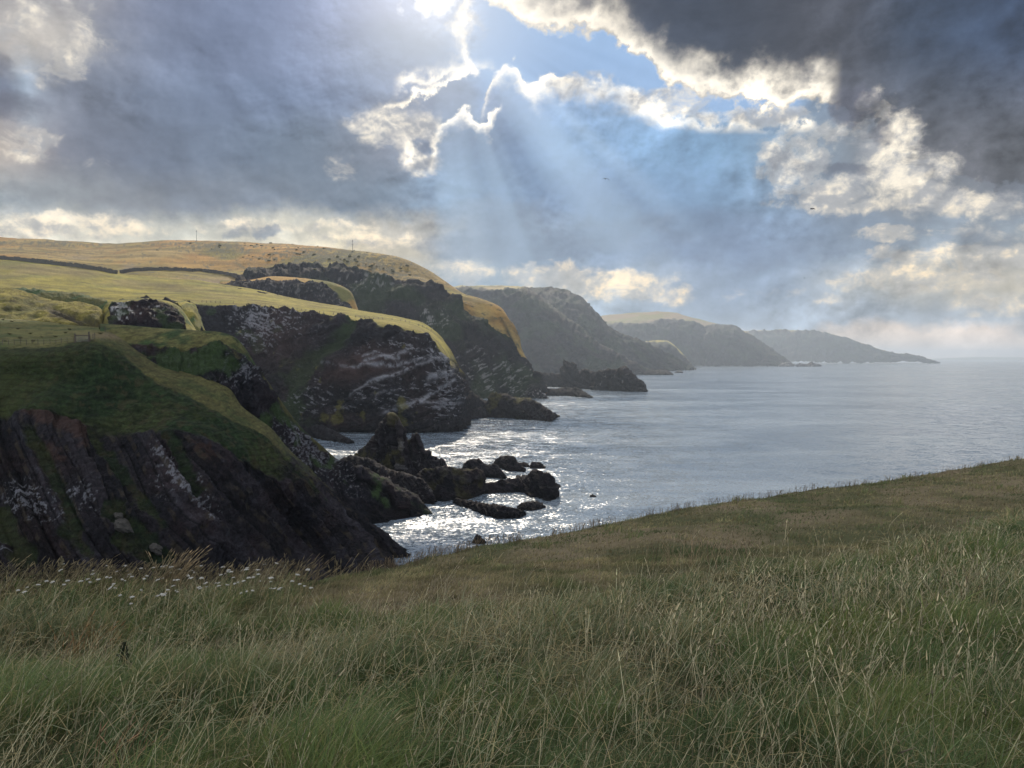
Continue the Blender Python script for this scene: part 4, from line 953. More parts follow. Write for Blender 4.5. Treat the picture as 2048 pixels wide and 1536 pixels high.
M_bush = solid('gorse_foliage', (0.095, 0.090, 0.042), 0.95, 1.2, 0.6)

GX, GY = to_pix(FIELD_W)
FIELD = (FIELD_W, GX, GY)
hill = bpy.data.objects['golden_hill']
HV = np.empty(len(hill.data.vertices) * 3, dtype=np.float32); hill.data.vertices.foreach_get('co', HV); HV = HV.reshape(-1, 3).astype(float)
HPX, HPY = to_pix(HV)
def on_hill(qx, qy):
    return HV[np.argmin((HPX - qx) ** 2 + (HPY - qy) ** 2)]
def poly_path(pts, n):
    x = np.array([p[0] for p in pts], float); y = np.array([p[1] for p in pts], float)
    t = np.concatenate([[0], np.cumsum(np.hypot(np.diff(x), np.diff(y)))]); q = np.linspace(0, t[-1], n)
    return list(zip(np.interp(q, t, x), np.interp(q, t, y)))

# dry stone walls on the hill: an uneven course of stones following the ground
def stone_wall(label, pts, finder, hgt, thick, n=110):
    P_ = finder if isinstance(finder, list) else [np.array(finder(x, y)) for x, y in poly_path(pts, n)]
    o0 = P_[0]; mb = MB(); r = np.random.default_rng(int(pts[0][0] + 500))
    Q = [P_[0]]
    for p in P_[1:]:
        if np.linalg.norm((p - Q[-1])[:2]) > 0.8: Q.append(p)
    Q = [np.mean(Q[max(0, i-3):i+4], axis=0) for i in range(len(Q))]
    for i in range(len(Q) - 1):
        a, b = Q[i], Q[i + 1]; t = b - a; L = np.linalg.norm(t)
        if L > 120: continue
        t /= L; s_ = np.cross(t, (0, 0, 1)); s_ /= np.linalg.norm(s_); u = np.cross(s_, t)
        m_ = max(1, int(L / 2.2))
        for j in range(m_):
            c = a + t * L * (j + .5) / m_; hh = hgt * (0.8 + 0.4 * r.random())
            mb.box(c + np.array([0, 0, hh / 2 - 0.5]), (L / m_ / 2 * 1.02, thick * (0.4 + 0.15 * r.random()), hh / 2 + 0.5), (t, s_, u))
    o = mb.build('dry_stone_wall', M_wall, None, o0)
    tag(o, label, 'wall', 'dry stone walls crossing the hillside')
_row = int(np.argmin(np.abs(FIELD_tr[:, 0] - 1.10))); _sel = (GX[_row] > -60) & (GX[_row] < 238)
WALL1 = [p for p in FIELD_W[_row][_sel]][::2]
stone_wall('long dark stone wall coming in from the left above the pale field', [(-60,510),(0,518),(60,524),(120,531),(170,538),(210,545),(236,549)], WALL1, 3.6, 2.2)
stone_wall('curving dark stone wall above the brown pasture in the middle of the hillside', [(238,548),(262,543),(300,541),(350,541),(400,543),(450,549),(478,556)], on_hill, 3.4, 2.2)
stone_wall('low thin stone wall along the lower side of the brown pasture', [(238,551),(270,557),(310,560),(360,564),(420,572),(500,581),(560,592)], lambda x, y: on_slope(x, y + 1, FIELD), 1.1, 1.0)

# masts on the skyline
def mast(label, qx, qy, hgt, lean, arms):
    p = on_hill(qx, qy) - np.array([0, 0, 1.5]); e = empty('mast', p)
    tag(e, label, 'mast')
    mb = MB(); mb.tube([(0,0,0),(0,0,hgt*.5),(lean,0,hgt+1.5)], [0.34,0.28,0.2], 8); mb.build('pole', M_mast, e, smooth=True)
    mb = MB(); mb.box((0,0,0.9),(1.3,1.3,0.9)); mb.build('base', M_wall, e)
    for k, (z, w) in enumerate(arms):
        mb = MB(); mb.box((0,0,z),(w,0.18,0.18)); mb.box((w*.9,0,z+.6),(0.14,0.14,.7)); mb.box((-w*.9,0,z+.6),(0.14,0.14,.7)); mb.build('antenna', M_mast, e)
mast('slim pole mast on the rounded summit at the left of the skyline', 393, 482, 17, 0.2, [(16.5, .7)])
mast('twin armed mast on the skyline right of the summit', 706, 503, 17, 0.0, [(16, .9), (11, 1.0)])

# gorse and rocks scrub along the top
def lump_mesh(name, mat, rad=1.0, seed=1, sub=2, flat=0.6):
    import bmesh
    bm = bmesh.new(); bmesh.ops.create_icosphere(bm, subdivisions=sub + 1, radius=rad)
    V = np.array([v.co[:] for v in bm.verts])
    n_ = fbm(V / rad, 0.8, 4, 0.6, seed * 3.3) * 0.55 + 0.25 * fbm(V / rad, 0.25, 2, 0.6, seed)
    V = V * (1 + n_)[:, None]; V[:, 2] *= flat
    for v, c in zip(bm.verts, V): v.co = c
    me = bpy.data.meshes.new(name); bm.to_mesh(me); bm.free(); me.materials.append(mat); return me
bm_ = [lump_mesh('gorse_bush', M_bush, 1.0, k) for k in range(4)]
r_ = np.random.default_rng(21)
spots = []
for cx, cy, rx, ry, n_ in [(400,491,40,6,12),(500,492,60,6,20),(600,500,60,9,18),(680,515,60,13,20),(560,515,60,8,10),(320,500,20,3,3),(790,540,40,12,8),(640,540,50,5,5),(730,530,30,8,8)]:
    for _ in range(n_): spots.append((cx + r_.normal() * rx * .6, cy + r_.normal() * ry * .6, r_.uniform(0.7, 1.8)))
for i, (x, y, s_) in enumerate(spots):
    p = on_hill(x, y)
    o = bpy.data.objects.new('gorse_bush', bm_[i % 4]); COL.objects.link(o)
    o.location = tuple(p + np.array([0, 0, s_ * .25])); o.scale = (s_ * 1.5, s_ * 1.3, s_ * 1.1); o.rotation_euler = (0, 0, r_.uniform(0, 6))
    rt = x > 610
    tag(o, 'small dark gorse bush on the right shoulder of the golden hill above the cliffs' if rt else 'small dark gorse bush in the scrub between the two hilltop masts', 'bush', 'gorse bushes on the right shoulder of the hill' if rt else 'gorse bushes between the masts')

# fence along the cliff top of the white-streaked headland
def fence(label, P_, hgt, rad, wires, name='wire_fence', group=None):
    o0 = P_[0]; e = empty(name, o0); tag(e, label, 'fence', group)
    proto = None
    for p in P_:
        q = p - o0
        if proto is None:
            mb = MB(); mb.tube([(0,0,-0.4),(0,0,hgt)], [rad, rad*.85], 6); proto = mb.build('post', M_wood, e)
        else:
            o = proto.copy(); COL.objects.link(o); o.parent = e; proto_ = o
        (proto if p is P_[0] else o).location = tuple(q)
        (proto if p is P_[0] else o).rotation_euler = (random.uniform(-.06,.06), random.uniform(-.06,.06), 0)
    for w in wires:
        mb = MB(); mb.tube([p - o0 + np.array([0,0,w]) for p in P_], 0.012 * max(1, rad / 0.06), 4); mb.build('wire', M_wire, e)
    return e
fp = [on_slope(x, y, FIELD) for x, y in poly_path([(404,605),(450,606),(520,612),(600,621),(680,631),(730,637),(790,640),(830,648),(862,662)], 52)]
fence('long wire fence with thin posts following the lit cliff edge', fp, 1.45, 0.16, (1.35, 0.75))
# fence and gate at the brow of the near slope
gp0 = to_world(150.5, 681.0, 151.5); gp1 = to_world(178.0, 678.5, 151.0)
g0 = on_slope(151, 686); g1 = on_slope(178, 683)
ax = (g1 - g0); L = np.linalg.norm(ax[:2]); ang = math.atan2(ax[1], ax[0])
e = empty('field_gate', g0, ang); tag(e, 'small dark field gate with one top rail at the brow of the near slope', 'gate')
mb = MB(); mb.box((0,0,.75),(0.11,0.11,1.1)); mb.build('gate_post', M_wood, e)
mb = MB(); mb.box((L,0,.95),(0.12,0.12,1.3)); mb.build('gate_post', M_wood, e)
mb = MB(); mb.box((L/2,0,1.45),(L/2-.12,0.05,0.10)); mb.build('top_rail', M_wood, e)
mb = MB()
for k in range(1, 14): mb.box((L*k/14,0,.75),(0.015,0.015,.62))
for z in (.2,.5,.8,1.1): mb.box((L/2,0.035,z),(L/2-.12,0.012,0.015))
mb.build('netting', M_wire, e)
fp = [on_slope(x, y) for x, y in poly_path([(181,683),(196,676),(208,668),(214,661)], 9)]
fence('short close posted fence between the field gate and the cliff', fp, 1.3, 0.07, (1.2, .8, .4), 'stock_fence')
fp = [on_slope(x, y) for x, y in poly_path([(-30,692),(40,689),(100,689),(147,685)], 16)]
fence('faint wire fence running left from the field gate', fp, 1.1, 0.05, (1.0, .5), 'stock_fence')

# boulders lying on the slabs
for i, (x, y, s_, lab) in enumerate([(250,1055,1.6,'pale angular boulder lodged between the slabs of the near slope'),(240,1035,.8,'small boulder just above the pale angular one on the near slope'),(312,1100,1.1,'pale boulder low on the near slope above the tall grass')]):
    me = lump_mesh('boulder', solid('mossy_boulder', (0.042,0.040,0.036), 0.9, 1.5, .6), s_, 40 + i, 2, .55)
    o = bpy.data.objects.new('boulder', me); COL.objects.link(o); o.location = tuple(on_slope(x, y) + np.array([0, -.2, .3])); o.rotation_euler = (.2, .7, .4)
    tag(o, lab, 'boulder')

# gulls
def bird(label, qx, qy, d, s_, rz, roll, droop):
    p = to_world(float(qx), float(qy), float(d)); mb = MB()
    mb.tube([(0,-.30,0),(0,-.2,.02),(0,0,.03),(0,.18,.02),(0,.26,.01),(0,.34,0)], [0.01,.05,.075,.05,.03,.008], 8)
    for sx in (-1, 1):
        n = len(mb.v)
        prof = [(0.05,.12,-.10,.03),(0.25,.16,-.06,.13),(0.42,.14,-.04,.12 - droop*.3),(0.60,.04,-.10,.02 - droop),(0.70,-.06,-.09,-.08 - droop)]
        for x, a, b, z in prof: mb.v += [np.array([sx*x, a, z]), np.array([sx*x, b, z]), np.array([sx*x, (a+b)/2+.01, z+.018])]
        for i in range(4):
            k = n + 3*i
            mb.f += [[k,k+3,k+5,k+2],[k+2,k+5,k+4,k+1],[k,k+1,k+4,k+3]]
        mb.f.append([n+12, n+13, n+14])
    o = mb.build('gull', M_bird, None, (0,0,0), smooth=True); o.location = tuple(p); o.scale = (s_,)*3; o.rotation_euler = (0.05, roll, rz)
    tag(o, label, 'bird', 'gulls gliding in the sky')
bird('dark gull with bent wings high in the middle of the sky', 1211, 358, 120, 1.0, .25, .05, .12)
bird('dark gull gliding with level wings in the right of the sky', 1625, 418, 115, 1.0, .7, -.12, .0)
bird('tiny faint gull low in the sky above the far headlands', 1609, 556, 330, 1.0, .9, .2, .05)
bird('tiny speck of a gull at the left edge of the sky', 112, 384, 300, .7, .8, .5, .1)
bird('tiny speck of a gull over the left of the golden hill', 198, 432, 330, .8, .9, .4, .1)

# ------------------------------------------------------------------ meadow at the photographer's feet
edge_px = [(-500,1215,8.6),(-250,1200,9.0),(0,1192,9.6),(150,1190,10.0),(300,1192,10.4),(450,1192,10.8),(560,1180,11.2),(700,1150,12.0),(830,1124,13.0),(920,1104,14.2),(1040,1082,15.6),(1200,1049,17.6),(1400,1014,19.8),(1600,984,22.0),(1800,956,24.2),(2048,918,27.0),(2300,880,30),(2700,830,35)]
EP = np.array([to_world(float(a), float(b), float(d)) for a, b, d in edge_px])
def mead(x, y):
    ye = np.interp(x, EP[:, 0], EP[:, 1]); ze = np.interp(x, EP[:, 0], EP[:, 2]) - H + 1.62
    t = y / ye
    z = -1.62 + ze * np.clip(t, 0, 1) ** 1.05
    P_ = np.stack([x, y, 0 * x], -1)
    z = z + 0.16 * fbm(P_, 3.2, 4, 0.5, 5) * sst(y, 0.5, 3) * (0.45 + 0.55 * sst(t, 1.05, 0.8)) + 0.05 * fbm(P_, 0.8, 3, 0.5, 8)
    # hollow running to the left behind the first bank
    z = z - 0.30 * np.exp(-((y - 7.2 - 0.10 * x) / 1.0) ** 2) * sst(x, -0.5, -2.5) - .12*np.exp(-((y - 7.6 - 0.10 * x) / 0.9) ** 2)*sst(x,3,0)*sst(x,-2,-.5)
    o = np.clip(t - 1.0, 0, None) * ye
    z = z - 0.5 * o - 0.035 * o ** 2
    return H + np.maximum(z, -H - 4)
xs = np.concatenate([np.linspace(-60, -12, 50), np.linspace(-12, 30, 420)[1:], np.linspace(30, 90, 50)[1:]])
ys = np.concatenate([np.linspace(-40, 0, 40), np.linspace(0, 34, 380)[1:], np.linspace(34, 90, 90)[1:]])
X, Y = np.meshgrid(xs, ys); Z = mead(X, Y); W = np.stack([X, Y, Z], -1)
P2 = np.stack([X, Y, 0 * X], -1)
c = grass_col(P2, (np.array([.10,.105,.048]), np.array([.17,.145,.080]), np.array([.22,.18,.11])), 1.6, 3)
kind(grid_mesh('meadow_ground', W, c, land_mat('meadow_soil_and_thatch', 0.05, 1.0, var=0.6)))

M_grass = new_mat('grass_blades'); n = NT(M_grass.node_tree)
o_ = n.new('ShaderNodeOutputMaterial'); at = n.new('ShaderNodeAttribute', attribute_name='tone')
b_ = n.new('ShaderNodeBsdfPrincipled'); n.put(b_.inputs['Base Color'], at.outputs['Color']); b_.inputs['Roughness'].default_value = 0.6; b_.inputs['Specular IOR Level'].default_value = 0.3
t_ = n.new('ShaderNodeBsdfTranslucent'); n.put(t_.inputs[0], at.outputs['Color'])
mx = n.new('ShaderNodeMixShader'); mx.inputs[0].default_value = 0.4
M_grass.node_tree.links.new(b_.outputs[0], mx.inputs[1]); M_grass.node_tree.links.new(t_.outputs[0], mx.inputs[2]); M_grass.node_tree.links.new(mx.outputs[0], o_.inputs[0])

# where the grass is long, 0..1, drawn along the photo's bands but stored on the ground
def long_mask(px, py):
    lim = np.interp(px, [-400,0,300,520,620,800,1100,1300,1500,1700,2048,2400], [1000,1000,1000,1050,1215,1225,1195,1165,1140,1110,1030,960])
    n_ = 26 * pn(np.stack([px / 90, py / 45, 0 * px], -1)) + 14 * pn(np.stack([px / 25, py / 20, 3 + 0 * px], -1))
    return sst(py + n_ * 1.5, lim - 8, lim + 42)
def path_mask(px, py):
    yc = np.interp(px, [380,520,650,800,950,1100,1300], [1262,1236,1205,1192,1165,1130,1090])
    return np.exp(-((py - yc) / 22) ** 2) * sst(px, 380, 520) * sst(px, 1350, 1150)
GREEN = np.array([0.150,0.222,0.088]); DGREEN = np.array([0.068,0.122,0.052]); GREY = np.array([0.285,0.305,0.185]); STRAW = np.array([0.48,0.40,0.21]); BROWN = np.array([0.34,0.290,0.160]); YGREEN = np.array([0.240,0.270,0.070])
def blades(rng, n, y0, y1, hmul, wid, pow_=1.0, short=False, straw=0.18, edge=False):
    y = y0 + (y1 - y0) * rng.random(n) ** pow_
    x = (rng.random(n) * 2 - 1) * (y * 0.74 + (4.5 if edge else 0.7))
    if edge: k = np.abs(x) > y * 0.74 + 0.7; x, y = x[k], y[k]
    ye = np.interp(x, EP[:, 0], EP[:, 1])
    k = y < ye + 0.5; x, y = x[k], y[k]
    z = mead(x, y); px, py = to_pix(np.stack([x, y, z], -1))
    lm = long_mask(px, py) * (1 - 0.75 * path_mask(px, py))
    P_ = np.stack([x, y, 0 * x], -1)
    lm = np.maximum(lm, 0.5 * sst(fbm(P_, 0.9, 3, 0.55, 120), 0.22, 0.42) * (1 - path_mask(px, py)))
    tus = fbm(P_, 0.55, 3, 0.6, 2); pat = fbm(P_, 1.7, 3, 0.55, 60); pat2 = fbm(P_, 3.0, 3, 0.5, 90)
    keep = rng.random(len(x)) < (0.55 + 0.45 * lm + 0.5 * tus)
    x, y, z, px, py, lm, tus, pat, pat2, P_ = [a[keep] for a in (x, y, z, px, py, lm, tus, pat, pat2, P_)]
    m = len(x)
    h = (0.045 + 0.055 * rng.random(m)) * (1 - lm) + lm * (0.12 + 0.18 * rng.random(m)) * (1 + 1.3 * tus + 0.7 * pat).clip(.35, 2.2)
    h = np.maximum(h, 0.03) * hmul
    ang = rng.normal(0.0, 1.5, m) + 1.2 * fbm(P_, 0.9, 2, 0.5, 30)
    bend = 0.25 + 0.75 * rng.random(m) ** 1.3
    L = np.stack([np.cos(ang), np.sin(ang) * 0.8, 0 * ang], -1)
    L[:, 0] += 0.25
    wa = rng.normal(0, 0.7, m); Wd = np.stack([np.cos(wa), np.sin(wa), 0 * wa], -1)
    w = wid * (0.6 + 0.8 * rng.random(m)) * (0.6 + y / 11.0) * np.where(rng.random(m) < 0.12, 2.1, 1.0)
    root = np.stack([x, y, z - 0.015], -1)
    def at_(t): return root + L * (h * bend * t ** 2)[:, None] + np.array([0, 0, 1]) * (h * (t - 0.42 * bend * t ** 2))[:, None]
    V = np.zeros((m, 7, 3), dtype=np.float32)
    for i, (t, ww) in enumerate([(0, 1.0), (0.4, 0.9), (0.75, 0.6)]):
        p = at_(t); V[:, 2*i] = p - Wd * (w * ww / 2)[:, None]; V[:, 2*i+1] = p + Wd * (w * ww / 2)[:, None]
    V[:, 6] = at_(1.0)
    T = np.array([[0,1,3],[0,3,2],[2,3,5],[2,5,4],[4,5,6]])
    Fc = (np.arange(m)[:, None, None] * 7 + T[None]).reshape(-1, 3)
    # colour of each blade
    u = rng.random(m)
    C = np.broadcast_to(GREEN, (m, 3)).copy()
    C = mixc(C, DGREEN, sst(0.9 * pat2 - 0.6 * tus + 0.4 * rng.normal(size=m) * 0.5, -0.05, 0.35) * 0.8)
    C = mixc(C, YGREEN, sst(pat + 0.3 * rng.normal(size=m), 0.1, 0.5) * 0.6)
    gry = sst(pat2 + blob(px, py, 1150, 1330, 260, 120) * .5 + blob(px, py, 700, 1330, 300, 60) * .4, 0.1, 0.45)
    C = mixc(C, GREY, 0.55 * gry * (rng.random(m) < 0.75))
    st = straw * 0.6 + 0.18 * gry + 0.35 * (1 - lm) + 0.35 * path_mask(px, py) + 0.3 * blob(px, py, 100, 1170, 500, 55)
    C = np.where((u < st)[:, None], STRAW * (0.55 + 0.6 * rng.random(m))[:, None], C)
    C = mixc(C, BROWN, (1 - lm) * 0.62)
    C = mixc(C, GREEN * 0.75, 0.75 * (1 - lm) * sst(fbm(P_, 2.2, 4, 0.6, 44), 0.0, 0.25))
    C = C * (1 + (1 - lm) * 0.7 * fbm(P_, 0.7, 4, 0.6, 48))[:, None]
    C = C * (0.58 + 0.5 * rng.random(m) + 0.25 * pat + 0.3 * tus)[:, None].clip(.2, 1.4)
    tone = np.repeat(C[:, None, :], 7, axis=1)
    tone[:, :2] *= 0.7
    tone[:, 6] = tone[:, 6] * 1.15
    return V.reshape(-1, 3), Fc, tone.reshape(-1, 3)
def strays(rng, n, y0, y1):
    """thin dry stems lying across the sward at all angles"""
    x, y = scatter_area(rng, n, y0, y1, 0.8); z = mead(x, y); px, py = to_pix(np.stack([x, y, z], -1))
    k = long_mask(px, py) * (1 - path_mask(px, py)) > 0.5; x, y, z = x[k], y[k], z[k]; m = len(x)
    a = rng.random(m) * 6.283; tilt = rng.uniform(0.2, 1.25, m); L = rng.uniform(0.12, 0.38, m)
    d = np.stack([np.cos(a) * np.cos(tilt), np.sin(a) * np.cos(tilt), np.sin(tilt)], -1)
    r0 = np.stack([x, y, z + rng.uniform(0.02, 0.20, m)], -1); w = 0.0028 * (0.6 + y / 9.0)
    s_ = np.cross(d, np.array([0, -1, .3])); s_ /= np.linalg.norm(s_, axis=1)[:, None]
    V = np.zeros((m, 6, 3)); sag = np.array([0, 0, -1.0])
    for i, t in enumerate((0, .5, 1.0)):
        p = r0 + d * (L * t)[:, None] + sag * (L * 0.35 * t * t)[:, None]; ww = w * (1, .8, .4)[i]
        V[:, 2*i] = p - s_ * (ww / 2)[:, None]; V[:, 2*i+1] = p + s_ * (ww / 2)[:, None]
    Fc = (np.arange(m)[:, None, None] * 6 + np.array([[0,1,3],[0,3,2],[2,3,5],[2,5,4]])[None]).reshape(-1, 3)
    C = np.where((rng.random(m) < .6)[:, None], STRAW * 1.0, GREY * 1.3) * rng.uniform(.6, 1.3, m)[:, None]
    return V.reshape(-1, 3), Fc, np.repeat(C[:, None], 6, 1).reshape(-1, 3)
def merge(parts):
    V = []; Fc = []; C = []; k = 0
    for v, f, c_ in parts: V.append(v); Fc.append(f + k); C.append(c_); k += len(v)
    return np.concatenate(V), np.concatenate(Fc), np.concatenate(C)
rg = np.random.default_rng(77)
parts_ = [blades(rg, 150000, 1.3, 6.0, 1.0, 0.0031, 0.75),
          blades(rg, 190000, 5.5, 12.0, 1.0, 0.0044, 0.85),
          blades(rg, 70000, 0.2, 6.0, 1.0, 0.006, 1.0, edge=True), blades(rg, 60000, 6.0, 30.0, 1.0, 0.008, 1.0, edge=True),
          blades(rg, 170000, 11.0, 30.0, 1.0, 0.0060, 0.9)]
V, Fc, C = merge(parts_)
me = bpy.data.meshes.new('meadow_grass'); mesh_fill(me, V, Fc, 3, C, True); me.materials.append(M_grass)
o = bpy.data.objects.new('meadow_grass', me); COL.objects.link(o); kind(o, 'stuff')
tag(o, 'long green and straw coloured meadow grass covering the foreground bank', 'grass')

# flowering stalks with seed heads
def stalks(rng, X_, Y_, hgt, headlen, headw, colr, lean=(0.25, 0.0), wid=0.0025, colvar=0.3, bendk=1.0):
    m = len(X_); Z_ = mead(X_, Y_); root = np.stack([X_, Y_, Z_], -1)
    h = hgt * (0.75 + 0.5 * rng.random(m)); L = np.stack([lean[0] + rng.normal(0, 0.22, m), lean[1] + rng.normal(0, 0.2, m), 0 * X_], -1)
    hl = headlen * (0.7 + 0.6 * rng.random(m)); hw = headw * (0.7 + 0.6 * rng.random(m)) * (0.75 + Y_ / 26.0)
    w = wid * (0.7 + Y_ / 12.0)
    def at_(t): return root + L * (h * t ** 2 * bendk)[:, None] + np.array([0, 0, 1]) * (h * t * (1 - 0.12 * t))[:, None]
    top = at_(1.0); tn = at_(1.0) - at_(0.85); tn /= np.linalg.norm(tn, axis=1)[:, None]
    wa = rng.random(m) * 3.14; S = np.stack([np.cos(wa), np.sin(wa), 0 * wa], -1); S2 = np.cross(tn, S)
    sx = np.array([1.0, 0, 0])
    V = np.zeros((m, 16, 3)); 
    for i, t in enumerate((0, .5, 1.0)):
        p = at_(t); V[:, 2*i] = p - sx * (w / 2)[:, None]; V[:, 2*i+1] = p + sx * (w / 2)[:, None]
    tip = top + tn * hl[:, None]
    V[:, 6] = top - tn * (hl * .1)[:, None]
    for i, (t, r) in enumerate(((0.25, 1.0), (0.65, 0.8))):
        q = top + tn * (hl * t)[:, None]
        V[:, 7+4*i] = q + S * (hw*r/2)[:, None]; V[:, 8+4*i] = q + S2 * (hw*r/2)[:, None]; V[:, 9+4*i] = q - S * (hw*r/2)[:, None]; V[:, 10+4*i] = q - S2 * (hw*r/2)[:, None]
    V[:, 15] = tip
    T = [[0,1,3],[0,3,2],[2,3,5],[2,5,4]]
    for k in range(4):
        a, b = 7+k, 7+(k+1)%4; T += [[6,a,b],[a,b,b+4],[a,b+4,a+4],[a+4,b+4,15]]
    Fc = (np.arange(m)[:, None, None] * 16 + np.array(T)[None]).reshape(-1, 3)
    C = np.asarray(colr) * (1 + colvar * rng.normal(size=(m, 1))).clip(.4, 1.7)
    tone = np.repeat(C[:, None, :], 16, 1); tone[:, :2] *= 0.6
    return V.reshape(-1, 3), Fc, tone.reshape(-1, 3)
def scatter_px(rng, n, cx, cy, sx, sy):
    """ground points that project near a photo position"""
    px = cx + rng.normal(size=n) * sx; py = cy + rng.normal(size=n) * sy
    yy = np.linspace(1.6, 30, 500)
    X_ = []; Y_ = []
    for a, b in zip(px, py):
        xx = (a - 1024) / F * yy * 1.0; qx, qy = to_pix(np.stack([xx, yy, mead(xx, yy)], -1))
        j = np.argmin(np.abs(qy - b)); X_.append((a - 1024) / F * yy[j]); Y_.append(yy[j])
    return np.array(X_), np.array(Y_)
def scatter_area(rng, n, y0, y1, p=0.8):
    y = y0 + (y1 - y0) * rng.random(n) ** p; x = (rng.random(n) * 2 - 1) * (y * .74 + .4)
    ye = np.interp(x, EP[:, 0], EP[:, 1]); k = y < ye; return x[k], y[k]
sp = []
sp.append(strays(rg, 9000, 2.0, 8.0)); sp.append(strays(rg, 12000, 7.0, 14.0))
x, y = scatter_area(rg, 3600, 2.0, 11.0)
qx, qy = to_pix(np.stack([x, y, mead(x, y)], -1)); k = long_mask(qx, qy) * (1 - path_mask(qx, qy)) > 0.6
sp.append(stalks(rg, x[k], y[k], 0.38, 0.055, 0.006, (0.50,0.45,0.29)))
x, y = scatter_area(rg, 230, 2.2, 9.0)
sp.append(stalks(rg, x, y, 0.46, 0.075, 0.008, (0.42,0.37,0.25), (0.15, 0)))
# sparse heads in the short turf and along the rim
x, y = scatter_area(rg, 1500, 10.0, 29.0)
sp.append(stalks(rg, x, y, 0.17, 0.03, 0.007, (0.20,0.155,0.10), (0.0, 0), wid=.002))
ex = np.interp(rg.random(2600), np.linspace(0, 1, len(EP)), EP[:, 0]); ey = np.interp(ex, EP[:, 0], EP[:, 1]) - np.abs(rg.normal(size=2600)) * 0.35
kk = pn(np.stack([ex * .9, 0 * ex, 0 * ex], -1)) > -0.12; ex = ex[kk]; ey = ey[kk]
sp.append(stalks(rg, ex, ey, 0.17, 0.03, 0.008, (0.17,0.13,0.085), (0.05, 0), wid=.0025))
# wind-bent tall straw along the left rim
for cx, cy, sx, sy, n_, hh, cc in [(300,1190,190,14,620,.42,(0.30,0.25,0.15)),(90,1195,120,18,320,.34,(0.22,0.19,0.11)),(500,1195,90,12,160,.36,(0.27,0.22,0.13)),(320,1180,16,8,60,.60,(0.42,0.33,0.20)),(560,1180,60,8,40,.42,(0.22,0.17,0.11))]:
    x, y = scatter_px(rg, n_, cx, cy, sx, sy); sp.append(stalks(rg, x, y, hh, 0.10, 0.011, cc, (0.35, 0), wid=.003))
for cx, cy, sx, sy, n_, hh in [(1240,1300,160,50,150,.34),(1700,1230,220,60,260,.34),(1900,1180,120,40,150,.34),(1450,1240,140,40,110,.30),(1750,1400,260,60,120,.38)]:
    x, y = scatter_px(rg, n_, cx, cy, sx, sy); sp.append(stalks(rg, x, y, hh, 0.08, 0.0085, (0.66,0.58,0.39), (0.10, 0), wid=.003))
# tawny clumps
for cx, cy, sx, sy, n_, hh, cc in [(155,1330,22,10,120,.40,(0.40,0.24,0.12)),(120,1345,18,8,60,.30,(0.36,0.23,0.12)),(215,1560,40,14,120,.22,(0.36,0.24,0.14)),(1400,1135,35,8,60,.30,(0.40,0.30,0.19)),(1470,1125,30,9,60,.24,(0.36,0.28,0.18)),(1870,1150,18,6,26,.40,(0.42,0.34,0.20)),(1925,1225,20,10,22,.30,(0.40,0.32,0.2)),(1250,1120,90,14,50,.20,(0.30,0.25,0.16)),(1530,1260,60,30,40,.30,(0.40,0.33,0.19)),(1330,1130,25,8,40,.2,(0.32,0.25,0.16))]:
    x, y = scatter_px(rg, n_, cx, cy, sx, sy); sp.append(stalks(rg, x, y, hh, 0.09, 0.008, cc, (0.30 if cx < 400 else 0.02, 0), wid=.003))
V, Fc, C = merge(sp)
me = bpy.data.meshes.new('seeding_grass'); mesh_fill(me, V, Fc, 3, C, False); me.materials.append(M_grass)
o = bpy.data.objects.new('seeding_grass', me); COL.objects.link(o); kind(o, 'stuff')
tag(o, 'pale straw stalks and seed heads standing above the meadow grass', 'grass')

# yarrow along the left rim
M_yar = solid('yarrow_petals', (0.55, 0.54, 0.50), 0.8, 60, 0.25)
M_stem = solid('green_stem', (0.10, 0.13, 0.05), 0.8, 30, 0.3)
def yarrow(seed):
    r = np.random.default_rng(seed); e = empty('yarrow_plant', (0, 0, 0))
    h = 0.40; lx = r.uniform(.02, .10); mb = MB()
    mb.tube([(0,0,-.03),(lx*.3,0,h*.5),(lx,0,h-.03)], [.0045,.0035,.003], 5)
    for k in range(5):
        a = k * 1.26 + r.random(); mb.tube([(lx*.9,0,h-.06),(lx+.030*math.cos(a),.030*math.sin(a),h-.003)], .0018, 4)
    for k in range(7):
        a = r.random() * 6.3; z = .06 + .035*k; mb.tube([(lx*z/h*.7,0,z),(lx*z/h*.7+.05*math.cos(a),.05*math.sin(a),z+.04)], [.006,.001], 4)
    mb.build('stem', M_stem, e)
    mb = MB()
    for k in range(16):
        a = k * 2.4; rr = .0105 * math.sqrt(k); c_ = np.array([lx + rr*math.cos(a), rr*math.sin(a), h + .006 - rr*rr*4 + r.normal()*.0015])
        mb.tube([c_+(0,0,-.005), c_+(0,0,-.001), c_+(0,0,.004)], [.004,.0095,.006], 6)
    mb.build('flower_head', M_yar, e)
    return e
protos = [yarrow(s_) for s_ in (1, 2, 3, 4)]
ypos = []
ry = np.random.default_rng(9)
for cx, cy, sx, sy, n_ in [(260,1148,75,14,30),(320,1168,60,16,20),(430,1158,60,14,24),(500,1165,50,12,20),(150,1160,40,14,6),(60,1180,40,15,4),(570,1168,35,8,6)]:
    for _ in range(n_): ypos.append((cx + ry.normal()*sx, cy + ry.normal()*sy))
used = set()
